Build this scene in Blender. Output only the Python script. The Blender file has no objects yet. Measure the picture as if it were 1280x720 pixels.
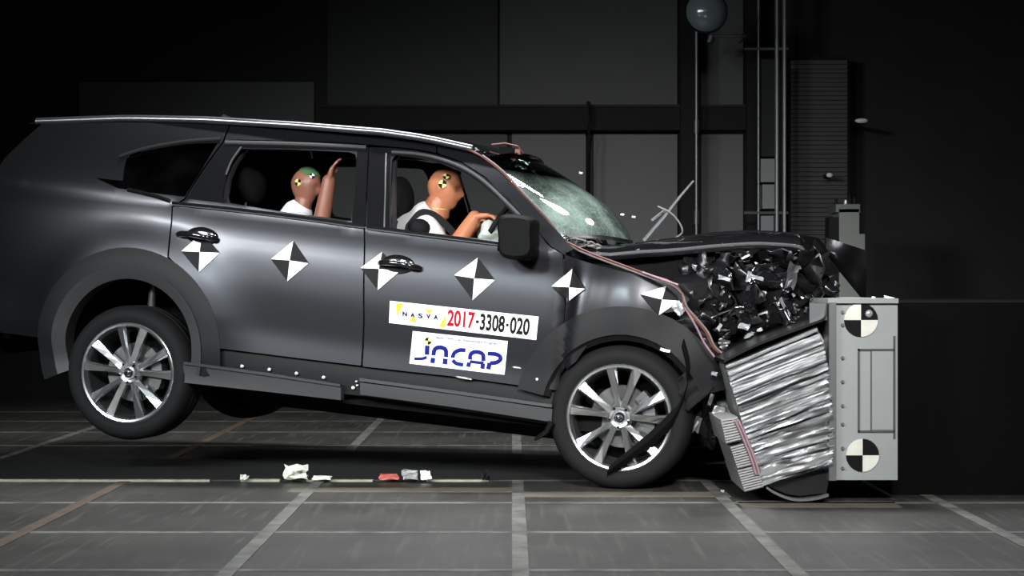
import bpy, bmesh, math, random
from mathutils import Vector, Matrix
from mathutils.geometry import delaunay_2d_cdt

scene = bpy.context.scene
COL = scene.collection
PI = math.pi
rnd = random.Random(7)

# ------------------------------------------------------------------ camera, world, lights, exposure
FPX = 2200.0                     # focal length in pixels of a 1280 px wide frame
CAMH = 1.0
cam_d = bpy.data.cameras.new('camera')
cam_d.sensor_width = 36.0
cam_d.lens = FPX / 1280.0 * 36.0
cam = bpy.data.objects.new('camera', cam_d)
cam.location = (0, 0, CAMH)
cam.rotation_euler = (PI / 2, 0, 0)
COL.objects.link(cam)
scene.camera = cam

world = bpy.data.worlds.new('world')
scene.world = world
world.use_nodes = True
world.node_tree.nodes['Background'].inputs[0].default_value = (0.55, 0.6, 0.7, 1)
world.node_tree.nodes['Background'].inputs[1].default_value = 0.004

scene.view_settings.view_transform = 'Standard'
scene.view_settings.look = 'None'
scene.view_settings.exposure = 0.0
scene.view_settings.gamma = 1.0
scene.view_settings.use_curve_mapping = False


def area_light(name, loc, target, size, power, color=(1, 1, 1), shape='DISK', size_y=None, spread=PI):
    d = bpy.data.lights.new(name, 'AREA')
    d.shape = shape
    d.size = size
    if size_y:
        d.size_y = size_y
    d.energy = power
    d.color = color
    d.spread = spread
    o = bpy.data.objects.new(name, d)
    o.location = loc
    o.rotation_euler = (Vector(target) - Vector(loc)).to_track_quat('-Z', 'Y').to_euler()
    COL.objects.link(o)
    return o


# ceiling rig over the impact point, and the bank of lamps above the camera, with two added fills to its left
area_light('rig_light', (-0.9, 10.3, 5.8), (-0.9, 9.9, 0.9), 2.2, 150, (0.96, 0.98, 1.0), 'RECTANGLE', 0.5, spread=math.radians(110))
area_light('rig_light', (1.3, 9.6, 5.8), (1.0, 9.2, 0.6), 1.2, 70, (0.96, 0.98, 1.0), 'RECTANGLE', 0.4, spread=math.radians(110))
area_light('bank_fill_light', (0.5, 0.6, 4.6), (0.5, 9.0, 0.8), 1.8, 62, (1.0, 0.99, 0.97), 'RECTANGLE', 0.7, spread=math.radians(40))
area_light('bank_fill_light', (-3.5, 1.0, 4.2), (-1.2, 9.2, 0.9), 0.9, 26, (0.85, 0.97, 1.0), 'RECTANGLE', 0.7, spread=math.radians(44))  # unseen cool fill added to brighten the body near the rear arch
area_light('bank_fill_light', (-6.9, 1.0, 4.4), (-0.7, 9.2, 0.9), 2.2, 52, (0.95, 0.98, 1.0), 'RECTANGLE', 1.0, spread=math.radians(44))  # unseen left fill added for the gradient along the body side

# ------------------------------------------------------------------ car pose
YAW = math.radians(-13.3)
PITCH = math.radians(5.5)
RC = Matrix.Rotation(YAW, 3, 'Z') @ Matrix.Rotation(PITCH, 3, 'Y')
TC = Vector((-2.04, 9.34, 0.55)) - RC @ Vector((0, -0.9, 0.365))
MC = Matrix.Translation(TC) @ RC.to_4x4()
RCI = RC.transposed()


def ipx(u, v, y):
    """point of the car's own frame on the lengthwise plane y that is seen at u, v"""
    d = RCI @ Vector(((u - 640) / FPX, 1, (360 - v) / FPX))
    o = RCI @ (Vector((0, 0, CAMH)) - TC)
    t = (y - o.y) / d.y
    p = o + d * t
    return p.x, p.z


def wp(u, v, Y):
    """world point at depth Y"""
    return Vector(((u - 640) * Y / FPX, Y, CAMH + (360 - v) * Y / FPX))


def interp(x, pts):
    if x <= pts[0][0]:
        return pts[0][1]
    for (a, b), (c, d) in zip(pts, pts[1:]):
        if x <= c:
            return b + (d - b) * (x - a) / (c - a)
    return pts[-1][1]


def sstep(x, pts):
    """smooth interpolation (monotone cosine blend)"""
    if x <= pts[0][0]:
        return pts[0][1]
    for (a, b), (c, d) in zip(pts, pts[1:]):
        if x <= c:
            t = (x - a) / (c - a)
            t = t * t * (3 - 2 * t)
            return b + (d - b) * t
    return pts[-1][1]


BELT = [(-1.0, 1.33), (-0.09, 1.305), (0.48, 1.29), (1.17, 1.258), (1.98, 1.235), (2.3, 1.215), (3.5, 1.2)]
# slope of the body side below the belt (outwards per metre down), integrated to a profile
SLOPE = [(-.05, -.02), (.07, -.02), (.165, .14), (.30, .06), (.46, -.02), (.56, -.03), (.66, .085), (.74, .07), (.80, -.1), (.9, -.3)]
PROF = []
_w, _t = .897, -.03
while _t < .9:
    PROF.append((_t, _w))
    _w += sstep(_t + .005, SLOPE) * .01
    _t += .01
P0, PN = PROF[0][0], len(PROF)


def wid(x, z):
    """half width of the body side"""
    zb = interp(x, BELT)
    t = zb - z
    if t < 0:
        d = -t
        w = .893 - .34 * d - .58 * d * d
    else:
        q = min(max((t - P0) / .01, 0), PN - 1.001)
        k = int(q)
        w = PROF[k][1] + (PROF[k + 1][1] - PROF[k][1]) * (q - k)
    r = math.hypot(x, z - 0.5)
    if z > .4:
        w += .042 * math.exp(-((r - .47) / .16) ** 2) * min(1, (z - .4) / .3)
    if x > 2.45:
        w -= .10 * (x - 2.45) ** 2
        # crash folds of the front wing
        k = min(1, (x - 2.45) / .25)
        w += k * (.010 * math.sin(x * 13 + z * 5) + .006 * math.sin(z * 13 - x * 9))
    if 2.2 < x <= 2.75:
        w += -.03 * math.exp(-((x - 2.335) / .028) ** 2) * min(1, max(.1, (1.2 - z) / .12)) + .018 * math.exp(-((x - 2.43 - .1 * (z - 1)) / .07) ** 2)
    if x < -.2:
        w -= .16 * (x + .2) ** 2
    return w


def loc(u, v):
    """near body side at pixel u, v -> (x, z)"""
    y = -.9
    for _ in range(6):
        x, z = ipx(u, v, y)
        y = -wid(x, z)
    return x, z


def L(pts):
    return [loc(u, v) for u, v in pts]


# ------------------------------------------------------------------ materials
def pmat(name, color, rough=.5, metal=0., noise=0., nscale=20., bump=0., bscale=60., coat=0., emit=None, estr=0., rnoise=0., spec=.5, coatr=.08):
    m = bpy.data.materials.new(name)
    m.use_nodes = True
    nt = m.node_tree
    b = nt.nodes['Principled BSDF']
    b.inputs['Base Color'].default_value = (*color, 1)
    b.inputs['Roughness'].default_value = rough
    b.inputs['Metallic'].default_value = metal
    b.inputs['Specular IOR Level'].default_value = spec
    b.inputs['Coat Weight'].default_value = coat
    b.inputs['Coat Roughness'].default_value = coatr
    tc = nt.nodes.new('ShaderNodeTexCoord')
    if noise or rnoise:
        n = nt.nodes.new('ShaderNodeTexNoise')
        n.inputs['Scale'].default_value = nscale
        n.inputs['Detail'].default_value = 6
        nt.links.new(tc.outputs['Object'], n.inputs['Vector'])
        if noise:
            mx = nt.nodes.new('ShaderNodeMixRGB')
            mx.blend_type = 'MIX'
            mx.inputs[1].default_value = (*[c * (1 - noise) for c in color], 1)
            mx.inputs[2].default_value = (*[min(1, c * (1 + noise)) for c in color], 1)
            nt.links.new(n.outputs['Fac'], mx.inputs[0])
            nt.links.new(mx.outputs[0], b.inputs['Base Color'])
        if rnoise:
            mr = nt.nodes.new('ShaderNodeMapRange')
            mr.inputs['To Min'].default_value = max(.02, rough - rnoise)
            mr.inputs['To Max'].default_value = min(1, rough + rnoise)
            nt.links.new(n.outputs['Fac'], mr.inputs['Value'])
            nt.links.new(mr.outputs[0], b.inputs['Roughness'])
    if bump:
        n2 = nt.nodes.new('ShaderNodeTexNoise')
        n2.inputs['Scale'].default_value = bscale
        n2.inputs['Detail'].default_value = 4
        nt.links.new(tc.outputs['Object'], n2.inputs['Vector'])
        bp = nt.nodes.new('ShaderNodeBump')
        bp.inputs['Strength'].default_value = bump
        bp.inputs['Distance'].default_value = .01
        nt.links.new(n2.outputs['Fac'], bp.inputs['Height'])
        nt.links.new(bp.outputs[0], b.inputs['Normal'])
    if emit:
        b.inputs['Emission Color'].default_value = (*emit, 1)
        b.inputs['Emission Strength'].default_value = estr
    return m


M = {}
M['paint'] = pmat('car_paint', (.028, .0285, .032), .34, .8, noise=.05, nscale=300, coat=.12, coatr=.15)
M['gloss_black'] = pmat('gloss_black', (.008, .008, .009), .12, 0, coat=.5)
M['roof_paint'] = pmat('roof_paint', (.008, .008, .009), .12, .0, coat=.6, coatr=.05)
M['clad'] = pmat('cladding_plastic', (.009, .009, .010), .6, spec=.25, noise=.15, nscale=200)
M['clad_front'] = pmat('front_cladding', (.006, .006, .007), .55, noise=.4, nscale=30, spec=.2)  # darker and more mottled than the other cladding
M['rocker'] = pmat('rocker_plastic', (.04, .04, .042), .55, noise=.1, nscale=60)
M['rubber'] = pmat('tyre_rubber', (.010, .010, .0105), .75, spec=.15, noise=.15, nscale=60)
M['dark'] = pmat('underbody_black', (.004, .004, .004), .8, spec=.1)
M['trim_in'] = pmat('interior_fabric', (.018, .018, .02), .8, noise=.3, nscale=90)
M['alloy'] = pmat('wheel_alloy', (.72, .73, .75), .22, .95)
M['alloy_dark'] = pmat('wheel_barrel', (.28, .285, .29), .35, .9)
M['iron'] = pmat('brake_iron', (.13, .13, .13), .45, .8)
M['chrome'] = pmat('chrome', (.85, .86, .88), .08, 1)
M['white'] = pmat('sticker_white', (.9, .9, .9), .45)
M['black'] = pmat('sticker_black', (.006, .006, .007), .55, spec=.1)
M['tgrey'] = pmat('sticker_dark', (.008, .008, .009), .6, spec=.15)
M['ink_red'] = pmat('ink_red', (.34, .006, .015), .5, spec=.08)
M['ink_blue'] = pmat('ink_blue', (.007, .011, .16), .5, spec=.08)
M['ink_pale'] = pmat('ink_pale_blue', (.14, .17, .34), .5, spec=.08)
M['ink_navy'] = pmat('ink_navy', (.01, .012, .06), .5, spec=.08)
M['ink_orange'] = pmat('ink_orange', (.85, .42, .03), .5, spec=.08)
M['red_wire'] = pmat('red_wire', (.13, .035, .03), .5)
M['pink_wire'] = pmat('pink_wire', (.3, .18, .21), .5)
M['white_wire'] = pmat('pale_wire', (.17, .15, .145), .5)
M['plastic'] = pmat('broken_black_plastic', (.008, .008, .009), .3, noise=.3, nscale=40)
M['sheet'] = pmat('torn_sheet_metal', (.09, .09, .095), .35, .6, noise=.3, nscale=30)
M['shard'] = pmat('bright_shard', (.6, .62, .64), .15, .6)
M['foil'] = pmat('honeycomb_foil', (.8, .81, .82), .21, 1)
M['honey'] = pmat('honeycomb_core', (.5, .5, .5), .42, .8, noise=.15, nscale=60)
M['block'] = pmat('barrier_grey', (.27, .285, .285), .5, noise=.08, nscale=9, bump=.05, bscale=40)
M['line'] = pmat('recess_dark', (.05, .055, .06), .6)
M['seat'] = pmat('seat_black', (.006, .006, .007), .8, spec=.2)
M['vinyl'] = pmat('dummy_vinyl', (.46, .17, .085), .42, noise=.12, nscale=25)
M['vinyl_brown'] = pmat('dummy_vinyl_brown', (.25, .1, .065), .42, noise=.12, nscale=25)
M['shirt'] = pmat('dummy_shirt', (.78, .79, .8), .8, bump=.4, bscale=30)
M['belt'] = pmat('seat_belt', (.012, .012, .013), .8, spec=.2)
M['green'] = pmat('green_chalk', (.06, .13, .055), .7)
M['yellow'] = pmat('target_yellow', (.75, .65, .18), .5)
M['airbag'] = pmat('airbag_fabric', (.45, .5, .46), .75, bump=.4, bscale=20)
M['wallp'] = pmat('wall_panel_grey', (.12, .12, .117), .7, noise=.12, nscale=1.3)
M['wall'] = pmat('wall_dark', (.022, .022, .023), .75, noise=.3, nscale=2, spec=.2)
M['walldk'] = pmat('steel_dark', (.012, .012, .013), .7, noise=.2, nscale=2, spec=.15)
M['steel'] = pmat('steel_grey', (.16, .165, .17), .42, .6)
M['boxgrey'] = pmat('cabinet_grey', (.19, .2, .18), .5, noise=.1, nscale=6)
M['lampglass'] = pmat('lamp_lens', (.2, .24, .26), .15, .3, coat=.5)
M['debris_green'] = pmat('debris_pale', (.62, .66, .56), .6)
M['debris_red'] = pmat('debris_red', (.42, .1, .08), .5)
M['debris_grey'] = pmat('debris_grey', (.3, .3, .3), .5)
M['tape_y'] = pmat('tape_pale', (.28, .28, .22), .6, noise=.7, nscale=12)


def floor_mat():
    m = bpy.data.materials.new('test_hall_floor')
    m.use_nodes = True
    nt = m.node_tree
    b = nt.nodes['Principled BSDF']
    tc = nt.nodes.new('ShaderNodeTexCoord')
    n = nt.nodes.new('ShaderNodeTexNoise')
    n.inputs['Scale'].default_value = 1.6
    n.inputs['Detail'].default_value = 8
    n.inputs['Roughness'].default_value = .65
    nt.links.new(tc.outputs['Object'], n.inputs['Vector'])
    cr = nt.nodes.new('ShaderNodeValToRGB')
    cr.color_ramp.elements[0].position = .36
    cr.color_ramp.elements[0].color = (.02, .02, .017, 1)
    cr.color_ramp.elements[1].position = .75
    cr.color_ramp.elements[1].color = (.056, .055, .047, 1)
    nt.links.new(n.outputs['Fac'], cr.inputs[0])
    # long pale streaks: scrape marks, plus floor reflections painted in
    mp = nt.nodes.new('ShaderNodeMapping')
    mp.inputs['Scale'].default_value = (14, .8, 1)
    mp.inputs['Rotation'].default_value = (0, 0, .12)
    nt.links.new(tc.outputs['Object'], mp.inputs['Vector'])
    n2 = nt.nodes.new('ShaderNodeTexNoise')
    n2.inputs['Scale'].default_value = 2.2
    n2.inputs['Detail'].default_value = 5
    nt.links.new(mp.outputs[0], n2.inputs['Vector'])
    r2 = nt.nodes.new('ShaderNodeValToRGB')
    r2.color_ramp.elements[0].position = .54
    r2.color_ramp.elements[0].color = (0, 0, 0, 1)
    r2.color_ramp.elements[1].position = .72
    r2.color_ramp.elements[1].color = (.5, .5, .5, 1)
    nt.links.new(n2.outputs['Fac'], r2.inputs[0])
    mx = nt.nodes.new('ShaderNodeMixRGB')
    mx.inputs[2].default_value = (.105, .104, .09, 1)
    nt.links.new(r2.outputs[0], mx.inputs[0])
    nt.links.new(cr.outputs[0], mx.inputs[1])
    nt.links.new(mx.outputs[0], b.inputs['Base Color'])
    b.inputs['Roughness'].default_value = .5
    return m


M['floor'] = floor_mat()


def worn_tape():
    m = bpy.data.materials.new('worn_floor_tape')
    m.use_nodes = True
    nt = m.node_tree
    b = nt.nodes['Principled BSDF']
    tc = nt.nodes.new('ShaderNodeTexCoord')
    n = nt.nodes.new('ShaderNodeTexNoise')
    n.inputs['Scale'].default_value = 7
    n.inputs['Detail'].default_value = 8
    nt.links.new(tc.outputs['Object'], n.inputs['Vector'])
    cr = nt.nodes.new('ShaderNodeValToRGB')
    cr.color_ramp.elements[0].position = .35
    cr.color_ramp.elements[0].color = (.065, .065, .058, 1)
    cr.color_ramp.elements[1].position = .6
    cr.color_ramp.elements[1].color = (.15, .15, .135, 1)
    nt.links.new(n.outputs['Fac'], cr.inputs[0])
    nt.links.new(cr.outputs[0], b.inputs['Base Color'])
    b.inputs['Roughness'].default_value = .6
    return m


M['tape'] = worn_tape()


def glass_mat(name, tint, refl_rough, haze, haze_col, hscale=5.):
    """thin glass: clear transmission tinted, gloss by Fresnel, whitish crack haze on it"""
    m = bpy.data.materials.new(name)
    m.use_nodes = True
    nt = m.node_tree
    nt.nodes.clear()
    out = nt.nodes.new('ShaderNodeOutputMaterial')
    tr = nt.nodes.new('ShaderNodeBsdfTransparent')
    tr.inputs[0].default_value = (*tint, 1)
    gl = nt.nodes.new('ShaderNodeBsdfGlossy')
    gl.inputs['Roughness'].default_value = refl_rough
    fr = nt.nodes.new('ShaderNodeFresnel')
    fr.inputs['IOR'].default_value = 1.55
    mix = nt.nodes.new('ShaderNodeMixShader')
    nt.links.new(fr.outputs[0], mix.inputs[0])
    df = nt.nodes.new('ShaderNodeBsdfDiffuse')
    df.inputs[0].default_value = (*haze_col, 1)
    tc = nt.nodes.new('ShaderNodeTexCoord')
    n = nt.nodes.new('ShaderNodeTexNoise')
    n.inputs['Scale'].default_value = hscale
    n.inputs['Detail'].default_value = 7
    nt.links.new(tc.outputs['Object'], n.inputs['Vector'])
    v = nt.nodes.new('ShaderNodeTexVoronoi')
    v.feature = 'DISTANCE_TO_EDGE'
    v.inputs['Scale'].default_value = 28
    nt.links.new(tc.outputs['Object'], v.inputs['Vector'])
    vr = nt.nodes.new('ShaderNodeMapRange')
    vr.inputs['From Min'].default_value = 0
    vr.inputs['From Max'].default_value = .05
    vr.inputs['To Min'].default_value = .35
    vr.inputs['To Max'].default_value = 0
    nt.links.new(v.outputs['Distance'], vr.inputs['Value'])
    r = nt.nodes.new('ShaderNodeMapRange')
    r.inputs['From Min'].default_value = .38
    r.inputs['From Max'].default_value = .68
    r.inputs['To Min'].default_value = haze * .15
    r.inputs['To Max'].default_value = haze
    nt.links.new(n.outputs['Fac'], r.inputs['Value'])
    ad = nt.nodes.new('ShaderNodeMath')
    ad.operation = 'MULTIPLY_ADD'
    ad.inputs[1].default_value = haze
    nt.links.new(vr.outputs[0], ad.inputs[0])
    nt.links.new(r.outputs[0], ad.inputs[2])
    sp = nt.nodes.new('ShaderNodeSeparateXYZ')
    nt.links.new(tc.outputs['Object'], sp.inputs[0])
    zr = nt.nodes.new('ShaderNodeMapRange')      # the cracked, whitened zone is the lower three quarters
    zr.inputs['From Min'].default_value = 1.62
    zr.inputs['From Max'].default_value = 1.50
    nt.links.new(sp.outputs['Z'], zr.inputs['Value'])
    mu = nt.nodes.new('ShaderNodeMath')
    mu.operation = 'MULTIPLY'
    nt.links.new(ad.outputs[0], mu.inputs[0])
    nt.links.new(zr.outputs[0], mu.inputs[1])
    mix2 = nt.nodes.new('ShaderNodeMixShader')
    nt.links.new(mu.outputs[0], mix2.inputs[0])
    nt.links.new(tr.outputs[0], mix2.inputs[1])
    nt.links.new(df.outputs[0], mix2.inputs[2])
    nt.links.new(mix2.outputs[0], mix.inputs[1])
    nt.links.new(gl.outputs[0], mix.inputs[2])
    nt.links.new(mix.outputs[0], out.inputs[0])
    return m


M['windscreen'] = glass_mat('cracked_windscreen', (.5, .63, .56), .02, .5, (.5, .66, .57), 3.2)
M['privacy'] = glass_mat('privacy_glass', (.10, .11, .12), .02, .02, (.1, .1, .1))


# ------------------------------------------------------------------ mesh helpers
def mk(name, verts, faces, mats, parent=None, smooth=False, fm=None):
    me = bpy.data.meshes.new(name)
    me.from_pydata([tuple(v) for v in verts], [], faces)
    if not isinstance(mats, (list, tuple)):
        mats = [mats]
    for m in mats:
        me.materials.append(M[m] if isinstance(m, str) else m)
    if fm:
        for p, k in zip(me.polygons, fm):
            p.material_index = k
    if smooth:
        for p in me.polygons:
            p.use_smooth = True
    me.update()
    if smooth and smooth != 1.5:
        me.set_sharp_from_angle(angle=math.radians(38))
    o = bpy.data.objects.new(name, me)
    COL.objects.link(o)
    if parent:
        o.parent = parent
    return o


def empty(name, loc_=(0, 0, 0), label=None, cat=None, group=None, kind=None, mat=None):
    o = bpy.data.objects.new(name, None)
    o.empty_display_size = .2
    COL.objects.link(o)
    if mat is not None:
        o.matrix_world = mat
    else:
        o.location = loc_
    return tag(o, label, cat, group, kind)


def tag(o, label=None, cat=None, group=None, kind=None):
    for k, v in (('label', label), ('category', cat), ('group', group), ('kind', kind)):
        if v:
            o[k] = v
    return o


class MB:
    """collects pieces of ONE mesh"""

    def __init__(s):
        s.v = []
        s.f = []
        s.m = []

    def add(s, v, f, m=0):
        k = len(s.v)
        s.v += [Vector(a) for a in v]
        s.f += [[i + k for i in q] for q in f]
        s.m += [m] * len(f)
        return s

    def box(s, lo, hi, m=0, mat=None, bev=0):
        (x0, y0, z0), (x1, y1, z1) = lo, hi
        v = [(x0, y0, z0), (x1, y0, z0), (x1, y1, z0), (x0, y1, z0), (x0, y0, z1), (x1, y0, z1), (x1, y1, z1), (x0, y1, z1)]
        if mat:
            v = [mat @ Vector(a) for a in v]
        return s.add(v, [[0, 3, 2, 1], [4, 5, 6, 7], [0, 1, 5, 4], [1, 2, 6, 5], [2, 3, 7, 6], [3, 0, 4, 7]], m)

    def tube(s, pts, r, n=8, m=0, cap=True):
        pts = [Vector(p) for p in pts]
        rs = r if isinstance(r, (list, tuple)) else [r] * len(pts)
        rings = []
        up = Vector((0.13, .21, 1)).normalized()
        for i, p in enumerate(pts):
            t = (pts[min(i + 1, len(pts) - 1)] - pts[max(i - 1, 0)])
            if t.length < 1e-9:
                t = Vector((1, 0, 0))
            t.normalize()
            a = up.cross(t)
            if a.length < 1e-3:
                a = Vector((1, 0, 0)).cross(t)
            a.normalize()
            b = t.cross(a)
            rings.append([p + (a * math.cos(2 * PI * k / n) + b * math.sin(2 * PI * k / n)) * rs[i] for k in range(n)])
        v = [q for rg in rings for q in rg]
        f = []
        for i in range(len(pts) - 1):
            for k in range(n):
                f.append([i * n + k, i * n + (k + 1) % n, (i + 1) * n + (k + 1) % n, (i + 1) * n + k])
        if cap:
            f.append(list(range(n))[::-1])
            f.append([(len(pts) - 1) * n + k for k in range(n)])
        return s.add(v, f, m)

    def lathe(s, prof, n=48, axis='y', c=(0, 0, 0), m=0, closed=False):
        """prof: (radius, along) pairs, revolved about the axis through c"""
        c = Vector(c)
        v = []
        f = []
        for (r, a) in prof:
            for k in range(n):
                t = 2 * PI * k / n
                if axis == 'y':
                    v.append(c + Vector((r * math.cos(t), a, r * math.sin(t))))
                elif axis == 'z':
                    v.append(c + Vector((r * math.cos(t), r * math.sin(t), a)))
                else:
                    v.append(c + Vector((a, r * math.cos(t), r * math.sin(t))))
        np_ = len(prof)
        for i in range(np_ - (0 if closed else 1)):
            j = (i + 1) % np_
            for k in range(n):
                q = [i * n + k, i * n + (k + 1) % n, j * n + (k + 1) % n, j * n + k]
                f.append(q)
        return s.add(v, f, m)

    def ell(s, c, r, n=16, m=0, mat=None):
        v = []
        f = []
        h = n // 2
        for i in range(h + 1):
            p = PI * i / h
            for k in range(n):
                t = 2 * PI * k / n
                q = Vector((r[0] * math.sin(p) * math.cos(t), r[1] * math.sin(p) * math.sin(t), r[2] * math.cos(p)))
                if mat:
                    q = mat @ q
                v.append(Vector(c) + q)
        for i in range(h):
            for k in range(n):
                f.append([i * n + k, (i + 1) * n + k, (i + 1) * n + (k + 1) % n, i * n + (k + 1) % n])
        return s.add(v, f, m)

    def grid(s, fn, nu, nv, m=0, flip=False):
        v = [fn(i / nu, j / nv) for j in range(nv + 1) for i in range(nu + 1)]
        f = []
        for j in range(nv):
            for i in range(nu):
                q = [j * (nu + 1) + i, j * (nu + 1) + i + 1, (j + 1) * (nu + 1) + i + 1, (j + 1) * (nu + 1) + i]
                f.append(q[::-1] if flip else q)
        return s.add(v, f, m)

    def build(s, name, mats, parent=None, smooth=False):
        return mk(name, s.v, s.f, mats, parent, smooth, s.m)


def crs(pts, n=6, closed=False):
    """Catmull-Rom resample (tuples of any size)"""
    P = [Vector(p) for p in pts]
    out = []
    N = len(P)
    rng = N if closed else N - 1
    for i in range(rng):
        a, b, c, d = (P[(i - 1) % N], P[i], P[(i + 1) % N], P[(i + 2) % N]) if closed else (P[max(i - 1, 0)], P[i], P[i + 1], P[min(i + 2, N - 1)])
        for k in range(n):
            t = k / n
            out.append(.5 * ((2 * b) + (c - a) * t + (2 * a - 5 * b + 4 * c - d) * t * t + (3 * b - a - 3 * c + d) * t ** 3))
    if not closed:
        out.append(P[-1])
    return out


def inside(p, poly):
    c = False
    n = len(poly)
    for i in range(n):
        x1, y1 = poly[i]
        x2, y2 = poly[(i + 1) % n]
        if (y1 > p[1]) != (y2 > p[1]) and p[0] < (x2 - x1) * (p[1] - y1) / (y2 - y1) + x1:
            c = not c
    return c


def dense(poly, g, closed=True):
    out = []
    n = len(poly)
    for i in range(n if closed else n - 1):
        a = Vector(poly[i][:2])
        b = Vector(poly[(i + 1) % n][:2])
        k = max(1, int((b - a).length / g + .5))
        for j in range(k):
            out.append(tuple(a + (b - a) * (j / k)))
    if not closed:
        out.append(tuple(poly[-1][:2]))
    return out


def tri2d(outline, holes=(), g=.035):
    loops = [dense(outline, g)] + [dense(h, g) for h in holes]
    verts = []
    edges = []
    for lp in loops:
        k = len(verts)
        verts += [Vector(p) for p in lp]
        edges += [(k + i, k + (i + 1) % len(lp)) for i in range(len(lp))]
    nb = len(verts)
    bnd = [tuple(v) for v in verts]
    xs = [p[0] for p in loops[0]]
    zs = [p[1] for p in loops[0]]
    # bucket boundary points for a quick distance test
    bk = {}
    for p in bnd:
        bk.setdefault((int(p[0] // g), int(p[1] // g)), []).append(p)
    z = min(zs) + g * .5
    row = 0
    while z < max(zs):
        x = min(xs) + (g * .5 if row % 2 else 0)
        while x < max(xs):
            p = (x, z)
            if inside(p, loops[0]) and not any(inside(p, h) for h in loops[1:]):
                ci, cj = int(x // g), int(z // g)
                if all(math.hypot(q[0] - x, q[1] - z) > .55 * g for a in (-1, 0, 1) for b in (-1, 0, 1) for q in bk.get((ci + a, cj + b), ())):
                    verts.append(Vector(p))
            x += g
        z += g
        row += 1
    r = delaunay_2d_cdt(verts, edges, [], 0, 1e-6)
    V = [tuple(v) for v in r[0]]
    T = []
    for f in r[2]:
        c = (sum(V[i][0] for i in f) / 3, sum(V[i][1] for i in f) / 3)
        if inside(c, loops[0]) and not any(inside(c, h) for h in loops[1:]):
            a, b, d = (V[i] for i in f)
            ar = (b[0] - a[0]) * (d[1] - a[1]) - (b[1] - a[1]) * (d[0] - a[0])
            if abs(ar) > 1e-10:
                T.append(list(f) if ar > 0 else list(f)[::-1])
    return V, T


def panel_into(mb, outline, holes=(), off=0., thick=.014, side=-1, g=.035, m=0, wf=None, back=True):
    wf = wf or wid
    V, T = tri2d(outline, holes, g)
    offf = off if callable(off) else (lambda x, z: off)
    out = [Vector((x, side * (wf(x, z) + offf(x, z)), z)) for x, z in V]
    fl = (lambda t: t) if side < 0 else (lambda t: t[::-1])
    mb.add(out, [fl(t) for t in T], m)
    if back:
        inn = [Vector((x, side * (wf(x, z) + offf(x, z) - thick), z)) for x, z in V]
        mb.add(inn, [fl(t)[::-1] for t in T], m)
        ed = {}
        for t in T:
            for a, b in ((t[0], t[1]), (t[1], t[2]), (t[2], t[0])):
                ed[(a, b)] = 1
        bd = [(a, b) for (a, b) in ed if (b, a) not in ed]
        rv = []
        rf = []
        for a, b in bd:
            k = len(rv)
            rv += [out[a], out[b], inn[b], inn[a]]
            rf.append(fl([k + 1, k, k + 3, k + 2]))
        mb.add(rv, rf, m)
    return mb


def panel(name, outline, mat, parent, holes=(), off=0., thick=.014, side=-1, g=.035, wf=None):
    mb = MB()
    panel_into(mb, outline, holes, off, thick, side, g, 0, wf)
    return mb.build(name, mat, parent, smooth=True)


def crumpled(mb, c, sx, sy, rng, basis, amp=.25, n=4, m=0, th=.004):
    """an irregular bent plate"""
    a, b, nn = basis
    ph = [rng.uniform(0, 6) for _ in range(4)]
    fx, fy = rng.uniform(2, 5), rng.uniform(2, 5)
    P = []
    for j in range(n + 1):
        for i in range(n + 1):
            u = i / n - .5 + rng.uniform(-.09, .09)
            w = j / n - .5 + rng.uniform(-.09, .09)
            h = amp * min(sx, sy) * (math.sin(fx * u * 2 + ph[0]) * math.cos(fy * w * 2 + ph[1]) + rng.uniform(-.35, .35))
            P.append(Vector(c) + a * (u * sx) + b * (w * sy) + nn * h)
    Q = [p - nn * th for p in P]
    f = []
    W = n + 1
    for j in range(n):
        for i in range(n):
            q = [j * W + i, j * W + i + 1, (j + 1) * W + i + 1, (j + 1) * W + i]
            f.append(q)
            f.append([k + W * W for k in q[::-1]])
    ring = [i for i in range(W)] + [j * W + n for j in range(1, W)] + [n * W + i for i in range(n - 1, -1, -1)] + [j * W for j in range(n - 1, 0, -1)]
    for i in range(len(ring)):
        p, q = ring[i], ring[(i + 1) % len(ring)]
        f.append([q, p, p + W * W, q + W * W])
    mb.add(P + Q, f, m)
    return mb


def rbasis(rng, tilt=.7):
    n = Vector((rng.gauss(0, tilt), -1, rng.gauss(0, tilt))).normalized()
    a = Vector((math.cos(t := rng.uniform(0, 6.28)), 0, math.sin(t)))
    a = (a - n * a.dot(n)).normalized()
    return a, n.cross(a), n


def text_mesh(txt, bold=0.):
    cu = bpy.data.curves.new('lettering', 'FONT')
    cu.body = txt
    cu.offset = bold
    o = bpy.data.objects.new('lettering', cu)
    COL.objects.link(o)
    bpy.context.view_layer.update()
    me = bpy.data.meshes.new_from_object(o.evaluated_get(bpy.context.evaluated_depsgraph_get()))
    v = [(p.co.x, p.co.y) for p in me.vertices]
    f = [list(p.vertices) for p in me.polygons]
    bpy.data.objects.remove(o)
    bpy.data.curves.remove(cu)
    bpy.data.meshes.remove(me)
    x0, x1 = min(p[0] for p in v), max(p[0] for p in v)
    y0, y1 = min(p[1] for p in v), max(p[1] for p in v)
    return [((a - x0) / (x1 - x0), (b - y0) / (y1 - y0)) for a, b in v], f


# ------------------------------------------------------------------ the hall
mb = MB()
mb.box((-9, -4, -.2), (9, 16, 0))
floor = tag(mb.build('floor', 'floor'), kind='structure')


def tape(x0, y0, x1, y1, mat='tape', z=.003):
    m_ = MB()
    m_.box((x0, y0, 0), (x1, y1, z))
    return m_.build('tape_strip', mat, floor)


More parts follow.
